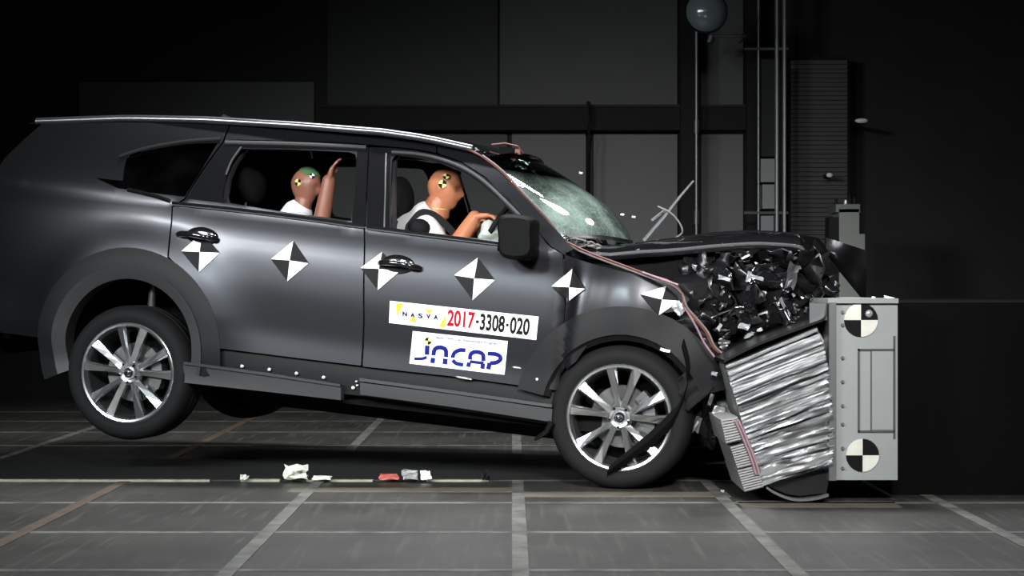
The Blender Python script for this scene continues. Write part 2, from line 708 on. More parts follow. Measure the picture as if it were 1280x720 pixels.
for X in (-3, -2, -1, 0.03, 1.0, 2.0, 3.0):
    tape(X - .03, 3.0, X + .03, 15.5, 'tape' if X != -2 else pmat('worn_orange_tape', (.085, .06, .04), .6, noise=.5, nscale=9))
for k, Y in enumerate((4.2, 5.2, 6.23, 7.2, 8.19, 10.2, 11.17, 12.2, 13.2, 14.2)):
    tape(-6, Y - .022, 6, Y + .022, z=.002)
# dusty strip of floor in front of the dark strip under the car
for (x0, x1, y0, y1) in ((-1.1, .0, 8.62, 8.80), (.0, 1.05, 8.42, 8.62), (1.05, 1.78, 8.02, 8.25)):
    tape(x0, y0, x1, y1, pmat('floor_dust', (.125, .11, .085), .7, noise=.45, nscale=5), .002)
# dark strip laid in to deepen the shadow under the car
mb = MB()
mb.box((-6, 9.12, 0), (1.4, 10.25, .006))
mb.build('shadow_strip', pmat('shadow_strip_dark', (.016, .016, .016), .6, noise=.3, nscale=4), floor)
mb = MB()
mb.box((-6, 9.08, 0), (-1.56, 9.12, .010))
mb.build('pale_edge', 'tape_y', floor)
for (x0, x1, h_) in ((-1.40, -1.20, .012), (-1.12, -.72, .010), (-.44, -.12, .010)):
    MB().box((x0, 9.08, 0), (x1, 9.12, h_)).build('pale_edge', 'tape_y', floor)

YW = 16.0
wall = tag(mk('wall_back', [(-9, YW, 0), (9, YW, 0), (9, YW, 7), (-9, YW, 7), (-9, YW + .2, 0), (9, YW + .2, 0), (9, YW + .2, 7), (-9, YW + .2, 7)],
              [[0, 1, 2, 3], [4, 7, 6, 5], [3, 2, 6, 7], [0, 4, 5, 1], [0, 3, 7, 4], [1, 5, 6, 2]], 'wall'), kind='structure')
tag(MB().box((-9, -4, 7), (9, 16.2, 7.2)).build('ceiling', 'walldk'), kind='structure')


def wallpiece(name, u0, v0, u1, v1, mat, d=.05, Y=YW, parent=wall):
    a = wp(u0, v1, Y)
    b = wp(u1, v0, Y)
    return MB().box((a.x, Y - d, max(a.z, 0)), (b.x, Y, b.z)).build(name, mat, parent)


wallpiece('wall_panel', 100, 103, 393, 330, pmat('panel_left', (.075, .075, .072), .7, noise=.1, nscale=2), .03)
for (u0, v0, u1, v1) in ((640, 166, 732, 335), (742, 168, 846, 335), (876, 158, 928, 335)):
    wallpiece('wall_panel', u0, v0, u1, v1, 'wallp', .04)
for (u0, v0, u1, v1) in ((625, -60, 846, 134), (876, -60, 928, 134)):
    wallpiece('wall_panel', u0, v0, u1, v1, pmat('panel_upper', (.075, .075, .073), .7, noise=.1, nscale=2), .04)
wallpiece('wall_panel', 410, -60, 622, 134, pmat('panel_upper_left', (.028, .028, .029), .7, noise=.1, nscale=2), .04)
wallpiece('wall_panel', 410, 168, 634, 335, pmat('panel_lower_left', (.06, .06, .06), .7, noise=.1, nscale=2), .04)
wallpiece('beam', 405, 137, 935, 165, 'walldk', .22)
wallpiece('beam_flange', 405, 134, 935, 137, 'wall', .24)
wallpiece('column', 847, -80, 868, 500, 'walldk', .3)
wallpiece('column', 928, -80, 945, 500, 'walldk', .3)

# louvred shutter
sh = empty('louvre_shutter', wp(1023, 497, 15.7), 'tall dark louvred shutter on the back wall right of the steel rails', 'shutter')


def rel(o, v):
    return Vector(v) - o.location


a = wp(986, 500, 15.7)
b = wp(1062, 70, 15.7)
MB().box(rel(sh, (a.x, 15.72, 0.01)), rel(sh, (b.x, 15.95, b.z))).build('shutter_frame', 'walldk', sh)
mb = MB()
z = .2
while z < b.z - .03:
    p0 = rel(sh, (a.x + .02, 15.72, z))
    p1 = rel(sh, (b.x - .02, 15.72, z))
    mb.add([p0, p1, p1 + Vector((0, -.03, .03)), p0 + Vector((0, -.03, .03)), p0 + Vector((0, 0, .034)), p1 + Vector((0, 0, .034))],
           [[0, 1, 2, 3], [3, 2, 5, 4]])
    z += .04
tag(mb.build('slats', pmat('slat_grey', (.12, .12, .117), .6), sh), kind='stuff')

# vertical steel rails with boxes between
rail = empty('steel_rail_frame', wp(963, 497, 15.3), 'upright pair of steel rails on the back wall holding grey boxes', 'rail frame')
for u, r in ((948, .012), (971, .02), (980.5, .02)):
    p = wp(u, 360, 15.3)
    MB().tube([rel(rail, (p.x, 15.3, .0)), rel(rail, (p.x, 15.3, 4.2))], r, 8).build('rail', 'steel', rail, True)
for v in (61, 266):
    p0, p1 = wp(930, v, 15.3), wp(985, v, 15.3)
    MB().tube([rel(rail, p0), rel(rail, p1)], .015, 8).build('crossbar', 'steel', rail, True)
for (u0, v0, u1, v1, mt) in ((950, 199, 968, 228, 'boxgrey'), (952, 231, 967, 261, 'boxgrey'), (950, 270, 966, 300, 'steel'), (951, 75, 968, 196, 'wall')):
    p0, p1 = wp(u0, v1, 15.35), wp(u1, v0, 15.35)
    MB().box(rel(rail, (p0.x, 15.3, p0.z)), rel(rail, (p1.x, 15.5, p1.z))).build('box', mt, rail)

# conduits
pp = wp(870.5, 360, 15.6)
pipe = empty('conduit_pipe', (pp.x, 15.6, 0), 'thin vertical grey pipe running up beside the dark wall column', 'pipe')
MB().tube([(0, 0, 0), (0, 0, 4.2)], .014, 8).build('tube', 'steel', pipe, True)
for v in (158, 272):
    zz = wp(870, v, 15.6).z
    MB().lathe([(.0, -.06), (.024, -.06), (.024, .06), (.0, .06)], 10, 'z', (0, 0, zz)).build('coupling', 'steel', pipe, True)
cb = [wp(u, v, 15.7) for u, v in ((733, 128), (737, 131), (738, 150), (736, 165), (739, 172), (737, 182), (736, 200), (736, 260), (736, 330), (736, 480))]
ocb = empty('hanging_cable', cb[-1], 'black cable hanging down the wall panels left of the column', 'cable')
MB().tube([rel(ocb, p) for p in crs(cb, 5)], .014, 6).build('cord', 'black', ocb, True)
p0 = wp(890, 45, 15.4)
p1 = wp(932, 45, 15.4)
ar = tag(MB().tube([p0, p1], .014, 8).tube([p0, p0 - Vector((.02, 0, .06))], .03, 8).tube([p1, p1 + Vector((0, .4, 0))], .012, 8).build('bracket_arm', 'steel', None, True),
         'short grey bracket arm below the round mirror', 'bracket')

# round lamp high up
lc = wp(883, 14, 14.5)
lamp = empty('round_mirror', lc, 'round convex dark mirror hanging high at the top edge above the bonnet', 'mirror')
MB().lathe([(0, -.075), (.05, -.07), (.1, -.05), (.14, -.02), (.165, .02)], 32, 'y').build('mirror_glass', 'lampglass', lamp, True)
MB().lathe([(.165, .02), (.178, .0), (.182, .03), (.16, .05), (0, .06)], 32, 'y').build('rim', 'walldk', lamp, True)
MB().tube([(0, .05, 0), (0, .1, .3), (0, .1, 1.0)], .015, 8).build('hanger', 'steel', lamp, True)

# equipment cabinet beyond the barrier
e0 = wp(1062, 505, 14.3)
eq = empty('equipment_cabinet', (e0.x, 14.3, 0), 'grey equipment cabinet with fittings on top behind the barrier block', 'cabinet')
W2 = lambda u, v: rel(eq, wp(u, v, 14.3))
for (u0, v0, u1, v1, d, nm, mt) in ((1046, 262, 1071, 514, .3, 'body', 'boxgrey'), (1042, 256, 1072, 266, .34, 'shelf', 'steel'), (1071, 293, 1078, 514, .2, 'side_box', 'boxgrey'),
                                  (1034, 272, 1046, 514, .2, 'side_panel', 'walldk')):
    a, b = W2(u0, v1), W2(u1, v0)
    MB().box((a.x, -.1, max(a.z, 0)), (b.x, -.1 + d, b.z)).build(nm, mt, eq)
for u, h in ((1045, 8), (1057, 6), (1062, 11), (1068, 9)):
    a = W2(u, 256)
    MB().tube([a, a + Vector((0, 0, h / 150))], [.018, .012], 8).build('fitting', 'shard' if u == 1057 else 'walldk', eq, True)
# small white blobs that stand in for glints on the wall
for (u, v, w_, lb) in ((1077, 151, .06, 'small white blob standing in for a glint high on the right'), (1037, 219, .03, 'small white blob standing in for a glint on the louvred shutter')):
    p = wp(u, v, 15.5)
    t = empty('wall_glint', p, lb, 'lamp')
    MB().ell((0, 0, 0), (w_, .03, .022), 12).build('cover', 'white', t, True)
    MB().box((-.02, .02, -.015), (.02, .5, .015)).build('mount', 'walldk', t)

# low black reaction block that carries the barrier
tag(MB().box((1.835, 8.5, 0), (4.6, 12.0, .93)).build('trim_1', pmat('reaction_block_black', (.004, .004, .004), .9, spec=.05, noise=.2, nscale=2)), kind='structure')

# ------------------------------------------------------------------ hall lamps (their discs are what the windscreen mirrors)
LAMPS = []


def hall_lamp(p, tgt, r, power, label):
    t = empty('flood_lamp', p, label, 'lamp', 'flood lamps of the ceiling rig')
    q = (Vector(tgt) - Vector(p)).to_track_quat('-Z', 'Y')
    t.rotation_mode = 'QUATERNION'
    t.rotation_quaternion = q
    MB().lathe([(0, .25), (.09, .25), (.1, .1), (r + .03, .03), (r + .03, -.03), (r + .01, -.03), (r + .01, .02), (.0, .03)], 24, 'z').build('housing', 'walldk', t, True)
    MB().tube([(0, 0, .2), (0, 0, .5)], .03, 8).build('bracket', 'steel', t, True)
    d = bpy.data.lights.new('flood_light', 'AREA')
    d.shape = 'DISK'
    d.size = 2 * r
    d.energy = power
    d.spread = math.radians(150)
    d.color = (.93, .96, 1)
    o = bpy.data.objects.new('flood_light', d)
    COL.objects.link(o)
    o.parent = t
    o.location = (0, 0, -.035)
    return t


# ------------------------------------------------------------------ the car
car = empty('car', mat=MC, label='dark grey test car with crushed front nosed down against the barrier', cat='car')

ARC = (0.0, .5)


def arc(c, r, a0, a1, n=16):
    return [(c[0] + r * math.cos(math.radians(a0 + (a1 - a0) * i / n)), c[1] + r * math.sin(math.radians(a0 + (a1 - a0) * i / n))) for i in range(n + 1)]


QWIN = [tuple(p) for p in crs(L([(153, 226), (160, 196), (185, 188), (235, 180), (272, 179)]), 4)] + L([(252, 213), (231, 246), (205, 243)]) + [(-.16, 1.335), (-.3, 1.38)]
RWIN = L([(302, 186), (370, 187), (436, 190), (444, 193), (446, 200), (443, 240), (439, 276), (360, 266), (279, 253), (277, 246), (281, 222), (290, 202)])
FWIN = L([(494, 194), (520, 197), (548, 203), (575, 214), (600, 229), (625, 250), (648, 275), (664, 296), (656, 305), (630, 302), (560, 294), (489, 285), (489, 240), (490, 200)])
SEAM_R = L([(231, 248), (215, 258), (212, 290), (209, 322)])
QUARTER = L([(209, 322), (212, 290), (214.5, 258), (230.5, 248), (278, 177), (286, 157), (240, 154), (160, 153)]) + \
    [(-.75, 1.655), (-.9, 1.45), (-1.0, 1.2), (-1.04, .9), (-1.0, .62), (-.9, .5)] + arc(ARC, .505, 180, 62, 14)
RDOOR = L([(216, 259), (214, 290), (211, 321), (233, 342), (256, 375), (267, 410), (271, 435), (360, 446), (451, 457), (454, 400), (454.5, 290), (458, 240), (461, 184),
           (440, 180), (370, 177.5), (300, 176), (281, 176.5), (232, 249)])
FDOOR = L([(463, 184), (490, 185), (520, 188), (545, 193), (575, 203), (605, 222), (640, 254), (668, 285), (684, 306), (703, 318), (704.5, 345), (706, 380), (703, 440), (698, 488),
           (580, 472), (453.5, 458), (456, 400), (456.5, 290), (460, 240)])
CANT = L([(288, 157), (370, 161), (430, 165), (480, 169), (545, 179.5), (545, 191), (520, 186), (490, 183), (440, 178.5), (370, 176), (300, 174.5), (281, 175)])
APIL = L([(547, 180), (590, 187), (625, 216), (665, 256), (704, 297), (716, 312), (706, 317), (686, 305), (670, 284), (642, 253), (607, 221), (577, 202), (547, 191.5)])
FENDER = L([(706.5, 319), (740, 330), (776, 339), (810, 346), (845, 358), (862, 374), (852, 388), (826, 392), (790, 396), (760, 408), (735, 430), (720, 452), (708, 462),
            (705, 440), (708, 380)])
SILL = L([(268, 437), (360, 448), (453, 460), (580, 474), (699, 491), (697, 520), (688, 531), (560, 512), (440, 494), (238, 480), (240, 452)])
FBODY = [0]
for side in (-1, 1):
    q = panel('quarter_panel', QUARTER, 'paint', car, [QWIN], side=side)
    panel('quarter_window', QWIN, 'privacy', car, off=-.012, thick=.004, side=side)
    rd = panel('rear_door', RDOOR, 'paint', car, [RWIN], side=side)
    fd = panel('front_door', FDOOR, 'paint', car, [FWIN], side=side)
    panel('cant_rail', CANT, 'paint', car, side=side)
    panel('windscreen_pillar', APIL, 'paint', car, side=side)
    panel('front_wing', FENDER, 'paint', car, side=side, g=.022)
    panel('sill_cladding', SILL, 'clad', car, off=-.03, side=side)
    # inner trim panels close the doors towards the cabin
    panel('door_trim', RDOOR, 'trim_in', rd, [[(x, z) for x, z in RWIN]], off=-.07, thick=.03, side=side, g=.08)
    panel('door_trim', FDOOR, 'trim_in', fd, [[(x, z) for x, z in FWIN]], off=-.07, thick=.03, side=side, g=.08)
    if side < 0:
        NRD, NFD, NQ = rd, fd, q
    # black pillar trims
    panel('pillar_trim', L([(447, 189), (460.5, 190), (458, 283), (440, 279), (444, 240)]), 'gloss_black', rd, off=.004, thick=.006, side=side)
    panel('pillar_trim', L([(463, 190), (489, 193), (487, 287), (459.5, 284)]), 'gloss_black', fd, off=.004, thick=.006, side=side)
    panel('pillar_trim', L([(279, 181), (302, 181), (284, 217), (278, 248), (281, 254), (234, 248)]), 'gloss_black', rd, off=.004, thick=.006, side=side)


def sidetube(name, pts_px, r, mat, parent, off=.004, n=4, sm=True, flat=1.0):
    pts = crs([(*loc(u, v), 0) for u, v in pts_px], n)
    P = [Vector((p[0], -(wid(p[0], p[1]) + off), p[1])) for p in pts]
    return MB().tube(P, r, 8).build(name, mat, parent, sm)


# belt mouldings and window frame strips (near side)
sidetube('belt_moulding', [(216, 254), (285, 261), (360, 270), (440, 281), (456, 283)], .011, 'gloss_black', NRD)
sidetube('belt_moulding', [(459, 284), (540, 294), (630, 306), (664, 310)], .011, 'gloss_black', NFD)
sidetube('belt_strip', [(459, 286), (540, 296), (630, 307), (664, 311)], .005, 'alloy_dark', NFD, .010)
sidetube('belt_strip', [(216, 256), (285, 263), (360, 272), (440, 283), (456, 285)], .004, 'alloy_dark', NRD, .012)
sidetube('belt_moulding', [(160, 237), (190, 244), (212, 251)], .011, 'gloss_black', NQ)
sidetube('window_strip', [(150, 196), (185, 185), (235, 176.5), (276, 174)], .010, 'clad', NQ)
sidetube('window_strip', [(282, 178), (370, 180), (458, 184)], .011, 'rocker', NRD)
sidetube('window_strip', [(490, 190), (520, 192), (548, 198), (577, 209), (605, 227), (640, 260), (672, 293)], .009, 'rocker', NFD)
sidetube('glass_run', [(283, 218), (290, 201), (302, 184)], .006, 'alloy_dark', NRD)
sidetube('glass_run', [(483, 192), (482, 240), (481, 284)], .005, 'alloy_dark', NFD, .006)

# roof
RAIL = [(-.8, 1.655), (-.26, 1.712), (.2, 1.738), (.713, 1.748), (1.208, 1.748), (1.45, 1.733), (1.695, 1.70), (1.78, 1.682)]


def roofpt(s, t):
    y = -.66 + 1.32 * t
    x = -.85 + s * (1.80 + .85 + .09 * (1 - (y / .66) ** 2))
    zr = interp(x, RAIL)
    return Vector((x, y * (1 + .0 * x), zr + .058 * (1 - abs(y / .66) ** 2.6) - .006))


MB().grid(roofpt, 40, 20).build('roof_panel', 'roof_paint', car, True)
for s in (-1, 1):
    P = [Vector((x, s * .635, interp(x, RAIL) + .012)) for x in [-.8 + i * .1 for i in range(26)]]
    MB().tube(P, .020, 10).build('roof_moulding', pmat('moulding_highlight', (.2, .2, .21), .3, .9), car, True)  # pale metal colour puts in the bright line along the roof edge
# fin aerial on the roof
MB().add([(0.0, 0, 1.78), (.16, -.02, 1.785), (.16, .02, 1.785), (.03, 0, 1.83), (.0, -.02, 1.785), (0, .02, 1.785)], [[4, 1, 3], [5, 3, 2], [4, 3, 5], [1, 2, 3]]).build('roof_aerial', 'clad', car)

# rear of the body, tailgate with glass
def tail(s, t):
    y = -.78 + 1.56 * t
    z = 1.66 - s * 1.2
    x = -.78 - .28 * math.sin(min(1, s * 1.25) * PI / 2) + .12 * s * (s > .8) - .08 * (1 - (y / .8) ** 2)
    w = 1 if z < 1.3 else 1 - .5 * (z - 1.3)
    return Vector((x, y * w * 1.02, z))


tg = MB().grid(tail, 14, 16, flip=True).build('tailgate', 'paint', car, True)
tg2 = MB().grid(lambda s, t: tail(.08 + s * .3, .12 + .76 * t) + Vector((-.008, 0, .003)), 8, 10, flip=True).build('rear_window', 'privacy', tg, True)
bmp = MB().grid(lambda s, t: Vector((-1.12 + .1 * abs(2 * t - 1) ** 2 + .18 * s ** 2, -.86 + 1.72 * t, .72 - .36 * s)), 8, 16, flip=True).build('rear_bumper', 'clad', car, True)
# floor pan, cabin floor
MB().box((.35, -.82, .33), (2.55, .82, .45)).box((.5, -.5, .24), (2.4, .5, .34)).box((-.95, -.6, .45), (.4, .6, .6)).build('floor_pan', 'dark', car)
MB().box((2.22, -.80, .45), (2.27, .80, 1.2)).build('bulkhead', 'dark', car)
for s in (-1, 1):
    m_ = MB()
    m_.grid(lambda a, b: Vector((2.27 + .75 * a, s * (.70 + .02 * math.sin(9 * a)), .75 + (.49 + .05 * a) * b)), 8, 4, flip=s > 0)
    m_.grid(lambda a, b: Vector((2.27 + .75 * a, s * (.68 + .02 * math.sin(9 * a)), .75 + (.49 + .05 * a) * b)), 8, 4, flip=s < 0)
    m_.build('inner_wing', 'dark', car, True)
# wheel houses
for (cx, cz, x0) in ((0, .5, 0), (2.65, .52, 1)):
    for s in (-1, 1):
        m_ = MB()
        m_.grid(lambda a, b: Vector((cx + .405 * math.cos(PI * (-.12 + 1.24 * a)), s * (.86 - .36 * b), cz + .405 * math.sin(PI * (-.12 + 1.24 * a)))), 20, 2)
        m_.add([(cx - .5, s * .5, .3), (cx + .5, s * .5, .3), (cx + .5, s * .5, 1.0), (cx - .5, s * .5, 1.0)], [[0, 1, 2, 3]])
        m_.build('wheel_arch_liner', 'dark', car, True)
# rear suspension strut seen in the arch
MB().tube([Vector((.02, -.72, .62)), Vector((.03, -.74, .92))], .022, 10).tube([Vector((.03, -.74, .92)), Vector((.03, -.74, .95))], .035, 10).build('damper', 'iron', car, True)

# wheel arch cladding
def ring_panel(name, c, r0, r1, a0, a1, mat, offf, side=-1, parent=None, n=40, m=6):
    def fn(s, t):
        a = math.radians(a0 + (a1 - a0) * s)
        r = r0 + (r1 - r0) * t
        x, z = c[0] + r * math.cos(a), c[1] + r * math.sin(a)
        return Vector((x, side * (wid(x, z) + offf(t)), z))
    o = MB().grid(fn, n, m, flip=side < 0)
    o.grid(lambda s, t: fn(s, 0) + Vector((0, -side * .10 * t, 0)), n, 1, flip=side > 0)
    return o.build(name, mat, parent, True)


for s in (-1, 1):
    ring_panel('arch_cladding', ARC, .43, .53, 205, -14, 'clad', lambda t: .016 - .014 * t, s, car)
    ring_panel('arch_lip', ARC, .365, .432, 205, -14, 'rocker', lambda t: -.005 + .028 * t, s, car)
    FA = (2.66, .44)
    ring_panel('arch_cladding', FA, .40, .54, 172, 20, 'clad_front', lambda t: .018 - .013 * t, s, car)
    ring_panel('arch_lip', FA, .37, .402, 172, 20, 'clad_front', lambda t: -.01 + .02 * t, s, car)

# rocker strips (mounts where the sill trims were)
for pts in ([(230, 455), (330, 469), (427, 483.5), (427, 500), (330, 489), (230, 478)], [(451, 478), (570, 493), (691, 511), (690, 527), (570, 509), (451, 493)]):
    st = panel('rocker_strip', L(pts), 'rocker', car, off=.012, thick=.05)
for pts in ([(232, 452), (330, 465), (427, 480), (427, 483), (330, 468.5), (232, 455)], [(451, 472), (570, 488), (691, 505), (691, 509), (570, 492), (451, 476)]):
    panel('rocker_lip', L(pts), 'rocker', car, off=.024, thick=.03)
for (u, v) in ((264, 454), (301, 458), (335, 462), (369, 467), (403, 472), (440, 485), (444, 477), (672, 474), (445, 482)):
    x, z = loc(u, v)
    y = -(wid(x, z) + (.0 if u < 600 else .004))
    MB().ell((x, y + (.02 if u < 600 else 0), z), (.010, .014, .010) if u != 444 and u != 445 else (.006, .012, .006), 10).build('bolt', 'white', car, True)
# reflective chips along the lower door edge
for (u, v, w_) in ((580, 472.5, .045), (646, 459.5, .025), (668, 483, .03)):
    x, z = loc(u, v)
    MB().ell((x, -wid(x, z) - .004, z), (w_, .004, .006), 10, mat=Matrix.Rotation(.06, 3, 'Y')).build('paint_chip', 'shard', car, True)


# ------------------------------------------------------------------ wheels
def wheel(name, c, side, parent, detail=True):
    """c: hub centre on the outer face; side -1 = near"""
    w = empty(name)
    w.parent = parent
    w.location = c
    s = side
    # tyre: y measured outwards from the hub face
    R = .358
    prof = [(.262, -.005), (.27, .012), (.29, .022), (.315, .022), (.335, .012), (.35, -.012), (R, -.035), (R, -.075), (R - .008, -.078), (R - .008, -.086), (R, -.089),
            (R, -.13), (R - .008, -.133), (R - .008, -.141), (R, -.144), (R, -.185), (.35, -.208), (.335, -.232), (.315, -.242), (.29, -.242), (.27, -.225), (.255, -.2)]
    MB().lathe([(r, s * a) for r, a in prof], 56).build('tyre', 'rubber', w, True)
    if not detail:
        MB().lathe([(0, s * -.06), (.2, s * -.05), (.262, s * -.01)], 32).build('rim', 'alloy_dark', w, True)
        return w
    # rim: flange and barrel
    MB().lathe([(r, s * a) for r, a in [(.268, -.004), (.268, .004), (.26, .009), (.25, .006), (.246, -.01), (.238, -.03), (.232, -.12), (.228, -.2)]], 64).build('rim', 'alloy', w, True)
    MB().lathe([(r, s * a) for r, a in [(.234, -.02), (.229, -.12), (.225, -.2)]], 48).build('rim_barrel', 'alloy_dark', w, True)
    # ten spokes in five V pairs, every spoke a ridge with two facets
    for k in range(5):
        for d, dd in ((-1, -15), (1, 15)):
            a0 = math.radians(90 + 72 * k + d * 9)
            a1 = math.radians(90 + 72 * k + dd)
            i_ = Vector((math.cos(a0), 0, math.sin(a0))) * .048
            o_ = Vector((math.cos(a1), 0, math.sin(a1))) * .25
            t = (o_ - i_).normalized()
            n_ = Vector((-t.z, 0, t.x))
            def P(q, wdt, h):
                return q + n_ * wdt + Vector((0, s * h, 0))
            mid = i_.lerp(o_, .55)
            sec = []
            for q, wd, h in ((i_, .017, -.012), (i_.lerp(o_, .2), .015, -.006), (mid, .018, .0), (o_, .026, .002)):
                sec.append([P(q, -wd, h - .014), P(q, -wd * .55 * d - .0, h + .0), P(q, wd, h - .014), P(q, wd, h - .045), P(q, -wd, h - .045)])
            v = [p for sc in sec for p in sc]
            f = []
            for i in range(3):
                for j in range(5):
                    f.append([i * 5 + j, i * 5 + (j + 1) % 5, (i + 1) * 5 + (j + 1) % 5, (i + 1) * 5 + j])
            f += [[0, 1, 2, 3, 4][::-1], [15, 16, 17, 18, 19]]
            MB().add(v, f).build('spoke', 'alloy', w)
    hub = MB().lathe([(0, s * -.012), (.028, s * -.012), (.031, s * -.018), (.036, s * -.014), (.052, s * -.012), (.064, s * -.022), (.066, s * -.06)], 32).build('hub', 'alloy', w, True)
    MB().lathe([(0, s * .0), (.018, s * -.002), (.025, s * -.008), (.025, s * -.014)], 24).build('hub_cap', 'gloss_black', w, True)
    em = MB()
    em.tube([(.0175 * math.cos(2 * PI * k / 20), s * .003, .015 * math.sin(2 * PI * k / 20)) for k in range(21)], .002, 6)
    em.tube(crs([(-.016, s * .003, .006), (-.006, s * .003, .004), (0, s * .003, -.007), (.006, s * .003, .004), (.016, s * .003, .006)], 4), .0018, 6)
    tag(em.build('emblem', 'chrome', w, True), kind='stuff')
    for k in range(5):
        a = math.radians(54 + 72 * k)
        p = Vector((math.cos(a) * .05, 0, math.sin(a) * .05))
        MB().lathe([(0, s * -.002), (.008, s * -.002), (.0095, s * -.02)], 6, 'y', p).build('lug_nut', 'chrome', w)
    MB().lathe([(.06, s * -.09), (.155, s * -.085), (.158, s * -.088), (.158, s * -.105), (.06, s * -.11)], 40).build('brake_disc', 'iron', w, True)
    MB().lathe([(0, s * -.07), (.07, s * -.075), (.075, s * -.1)], 24).build('disc_bell', 'iron', w, True)
    m_ = MB()
    for a in range(-20, 60, 10):
        t = math.radians(a)
        q = Vector((math.cos(t) * .145, 0, math.sin(t) * .145))
        m_.box((-.03, -.035, -.014), (.03, .035, .014), 0, Matrix.Translation(q + Vector((0, s * -.085, 0))) @ Matrix.Rotation(-t, 4, 'Y'))
    m_.build('brake_caliper', 'iron', w)
    MB().lathe([(0, s * -.2), (.23, s * -.2)], 32).build('dust_shield', 'dark', w)
    return w


wheel('rear_wheel', Vector((*[0.002], -.905, .365)), -1, car)
fw = wheel('front_wheel', Vector((2.649, -.905, .426)), -1, car)
wheel('rear_wheel', Vector((0.002, .905, .365)), 1, car, False)
wheel('front_wheel', Vector((2.8, .905, .40)), 1, car, False)
# dark strap added as the shadow across the front wheel
P = crs([(*ipx(u, v, -1.0), 0) for u, v in ((758, 590), (790, 566), (822, 540), (846, 512), (858, 470), (850, 430))], 4)
m_ = MB()
m_.grid(lambda s, t: (lambda p: Vector((p[0] + .006 * (t - .5), -.945 - .03 * math.sin(t * PI) + .05 * s, p[1] + .105 * (t - .5) * (1 - .5 * abs(2 * s - 1)))))(P[int(s * (len(P) - 1) + .5)]), len(P) - 1, 4)
m_.grid(lambda s, t: (lambda p: Vector((p[0] + .006 * (t - .5), -.935 - .03 * math.sin(t * PI) + .05 * s, p[1] + .105 * (t - .5) * (1 - .5 * abs(2 * s - 1)))))(P[int(s * (len(P) - 1) + .5)]), len(P) - 1, 4, flip=True)
m_.build('wheel_shadow_strap', 'dark', car, True)
# torn strip behind the front wheel
m_ = MB()
pts = [Vector((x, -.93, z)) for x, z in (ipx(u, v, -.93) for u, v in ((690, 528), (683, 540), (674, 546), (668, 550)))]
m_.tube(pts, [.02, .014, .012, .006], 6)
m_.build('torn_strip', 'black', car, True)

# ------------------------------------------------------------------ door furniture, stickers
for par, cc, sc in ((NRD, (252, 296), 1), (NFD, (497, 331), 1)):
    x, z = loc(*cc)
    y = -wid(x, z)
    tl = Matrix.Rotation(math.radians(-1), 3, 'Y')
    MB().ell((x, y, z), (.092, .016, .052), 24, mat=tl).build('handle_cup', 'gloss_black', par, True)
    m_ = MB()
    pts = [Vector((x - .125, y - .012, z + .0)), Vector((x - .10, y - .038, z + .006)), Vector((x - .03, y - .05, z + .008)), Vector((x + .05, y - .045, z)), Vector((x + .085, y - .012, z - .008))]
    if cc[0] > 400:
        pts = [p + Vector((.035, 0, 0)) for p in pts]
    m_.tube(crs(pts, 4), .016, 10)
    m_.build('door_handle', M['roof_paint'], par, True)

for (par, l, t, r, b, c) in ((NRD, (227, 314), (253, 291), (275, 316), (249, 340), (250, 315)), (NRD, (339, 324), (367, 301), (386, 329), (359.5, 351.5), (362.5, 325.5)),
                            (NRD, (451, 335), (478, 315), (500, 339), (472.5, 362.5), (474, 336)), (NFD, (568, 344), (597.5, 322), (619, 350), (591, 375), (593, 348)),
                            (car, (690, 358), (716, 336), (732, 361), (712, 376), (712, 359)), (car, (801, 367.5), (833, 357.5), (850, 376), (824, 394), (828, 374.5))):
    m_ = MB()
    for tri, mi in (((l, c, t), 0), ((c, b, r), 0), ((l, b, c), 1), ((c, r, t), 1)):
        o_ = L(tri)
        ar = sum(o_[i][0] * o_[(i + 1) % 3][1] - o_[(i + 1) % 3][0] * o_[i][1] for i in range(3))
        panel_into(m_, o_ if ar > 0 else o_[::-1], (), .0055 if par is not car else .012, .003, -1, .02, mi)
    m_.build('target_sticker', ['white', 'tgrey'], car)


def bil(c, s, t):
    (x0, y0), (x1, y1), (x2, y2), (x3, y3) = c     # TL TR BR BL, t from the bottom
    return ((x3 * (1 - s) + x2 * s) * (1 - t) + (x0 * (1 - s) + x1 * s) * t, (y3 * (1 - s) + y2 * s) * (1 - t) + (y0 * (1 - s) + y1 * s) * t)


def lift(u, v, off):
    x, z = loc(u, v)
    return Vector((x, -(wid(x, z) + off), z))


def print_text(txt, corners, s0, s1, t0, t1, mat, parent, bold=0., off=.0075, name='lettering'):
    v, f = text_mesh(txt, bold)
    V = []
    for a, b in v:
        u_, v_ = bil(corners, s0 + (s1 - s0) * a, t0 + (t1 - t0) * b)
        V.append(lift(u_, v_, off))
    return mk(name, V, f, mat, parent)


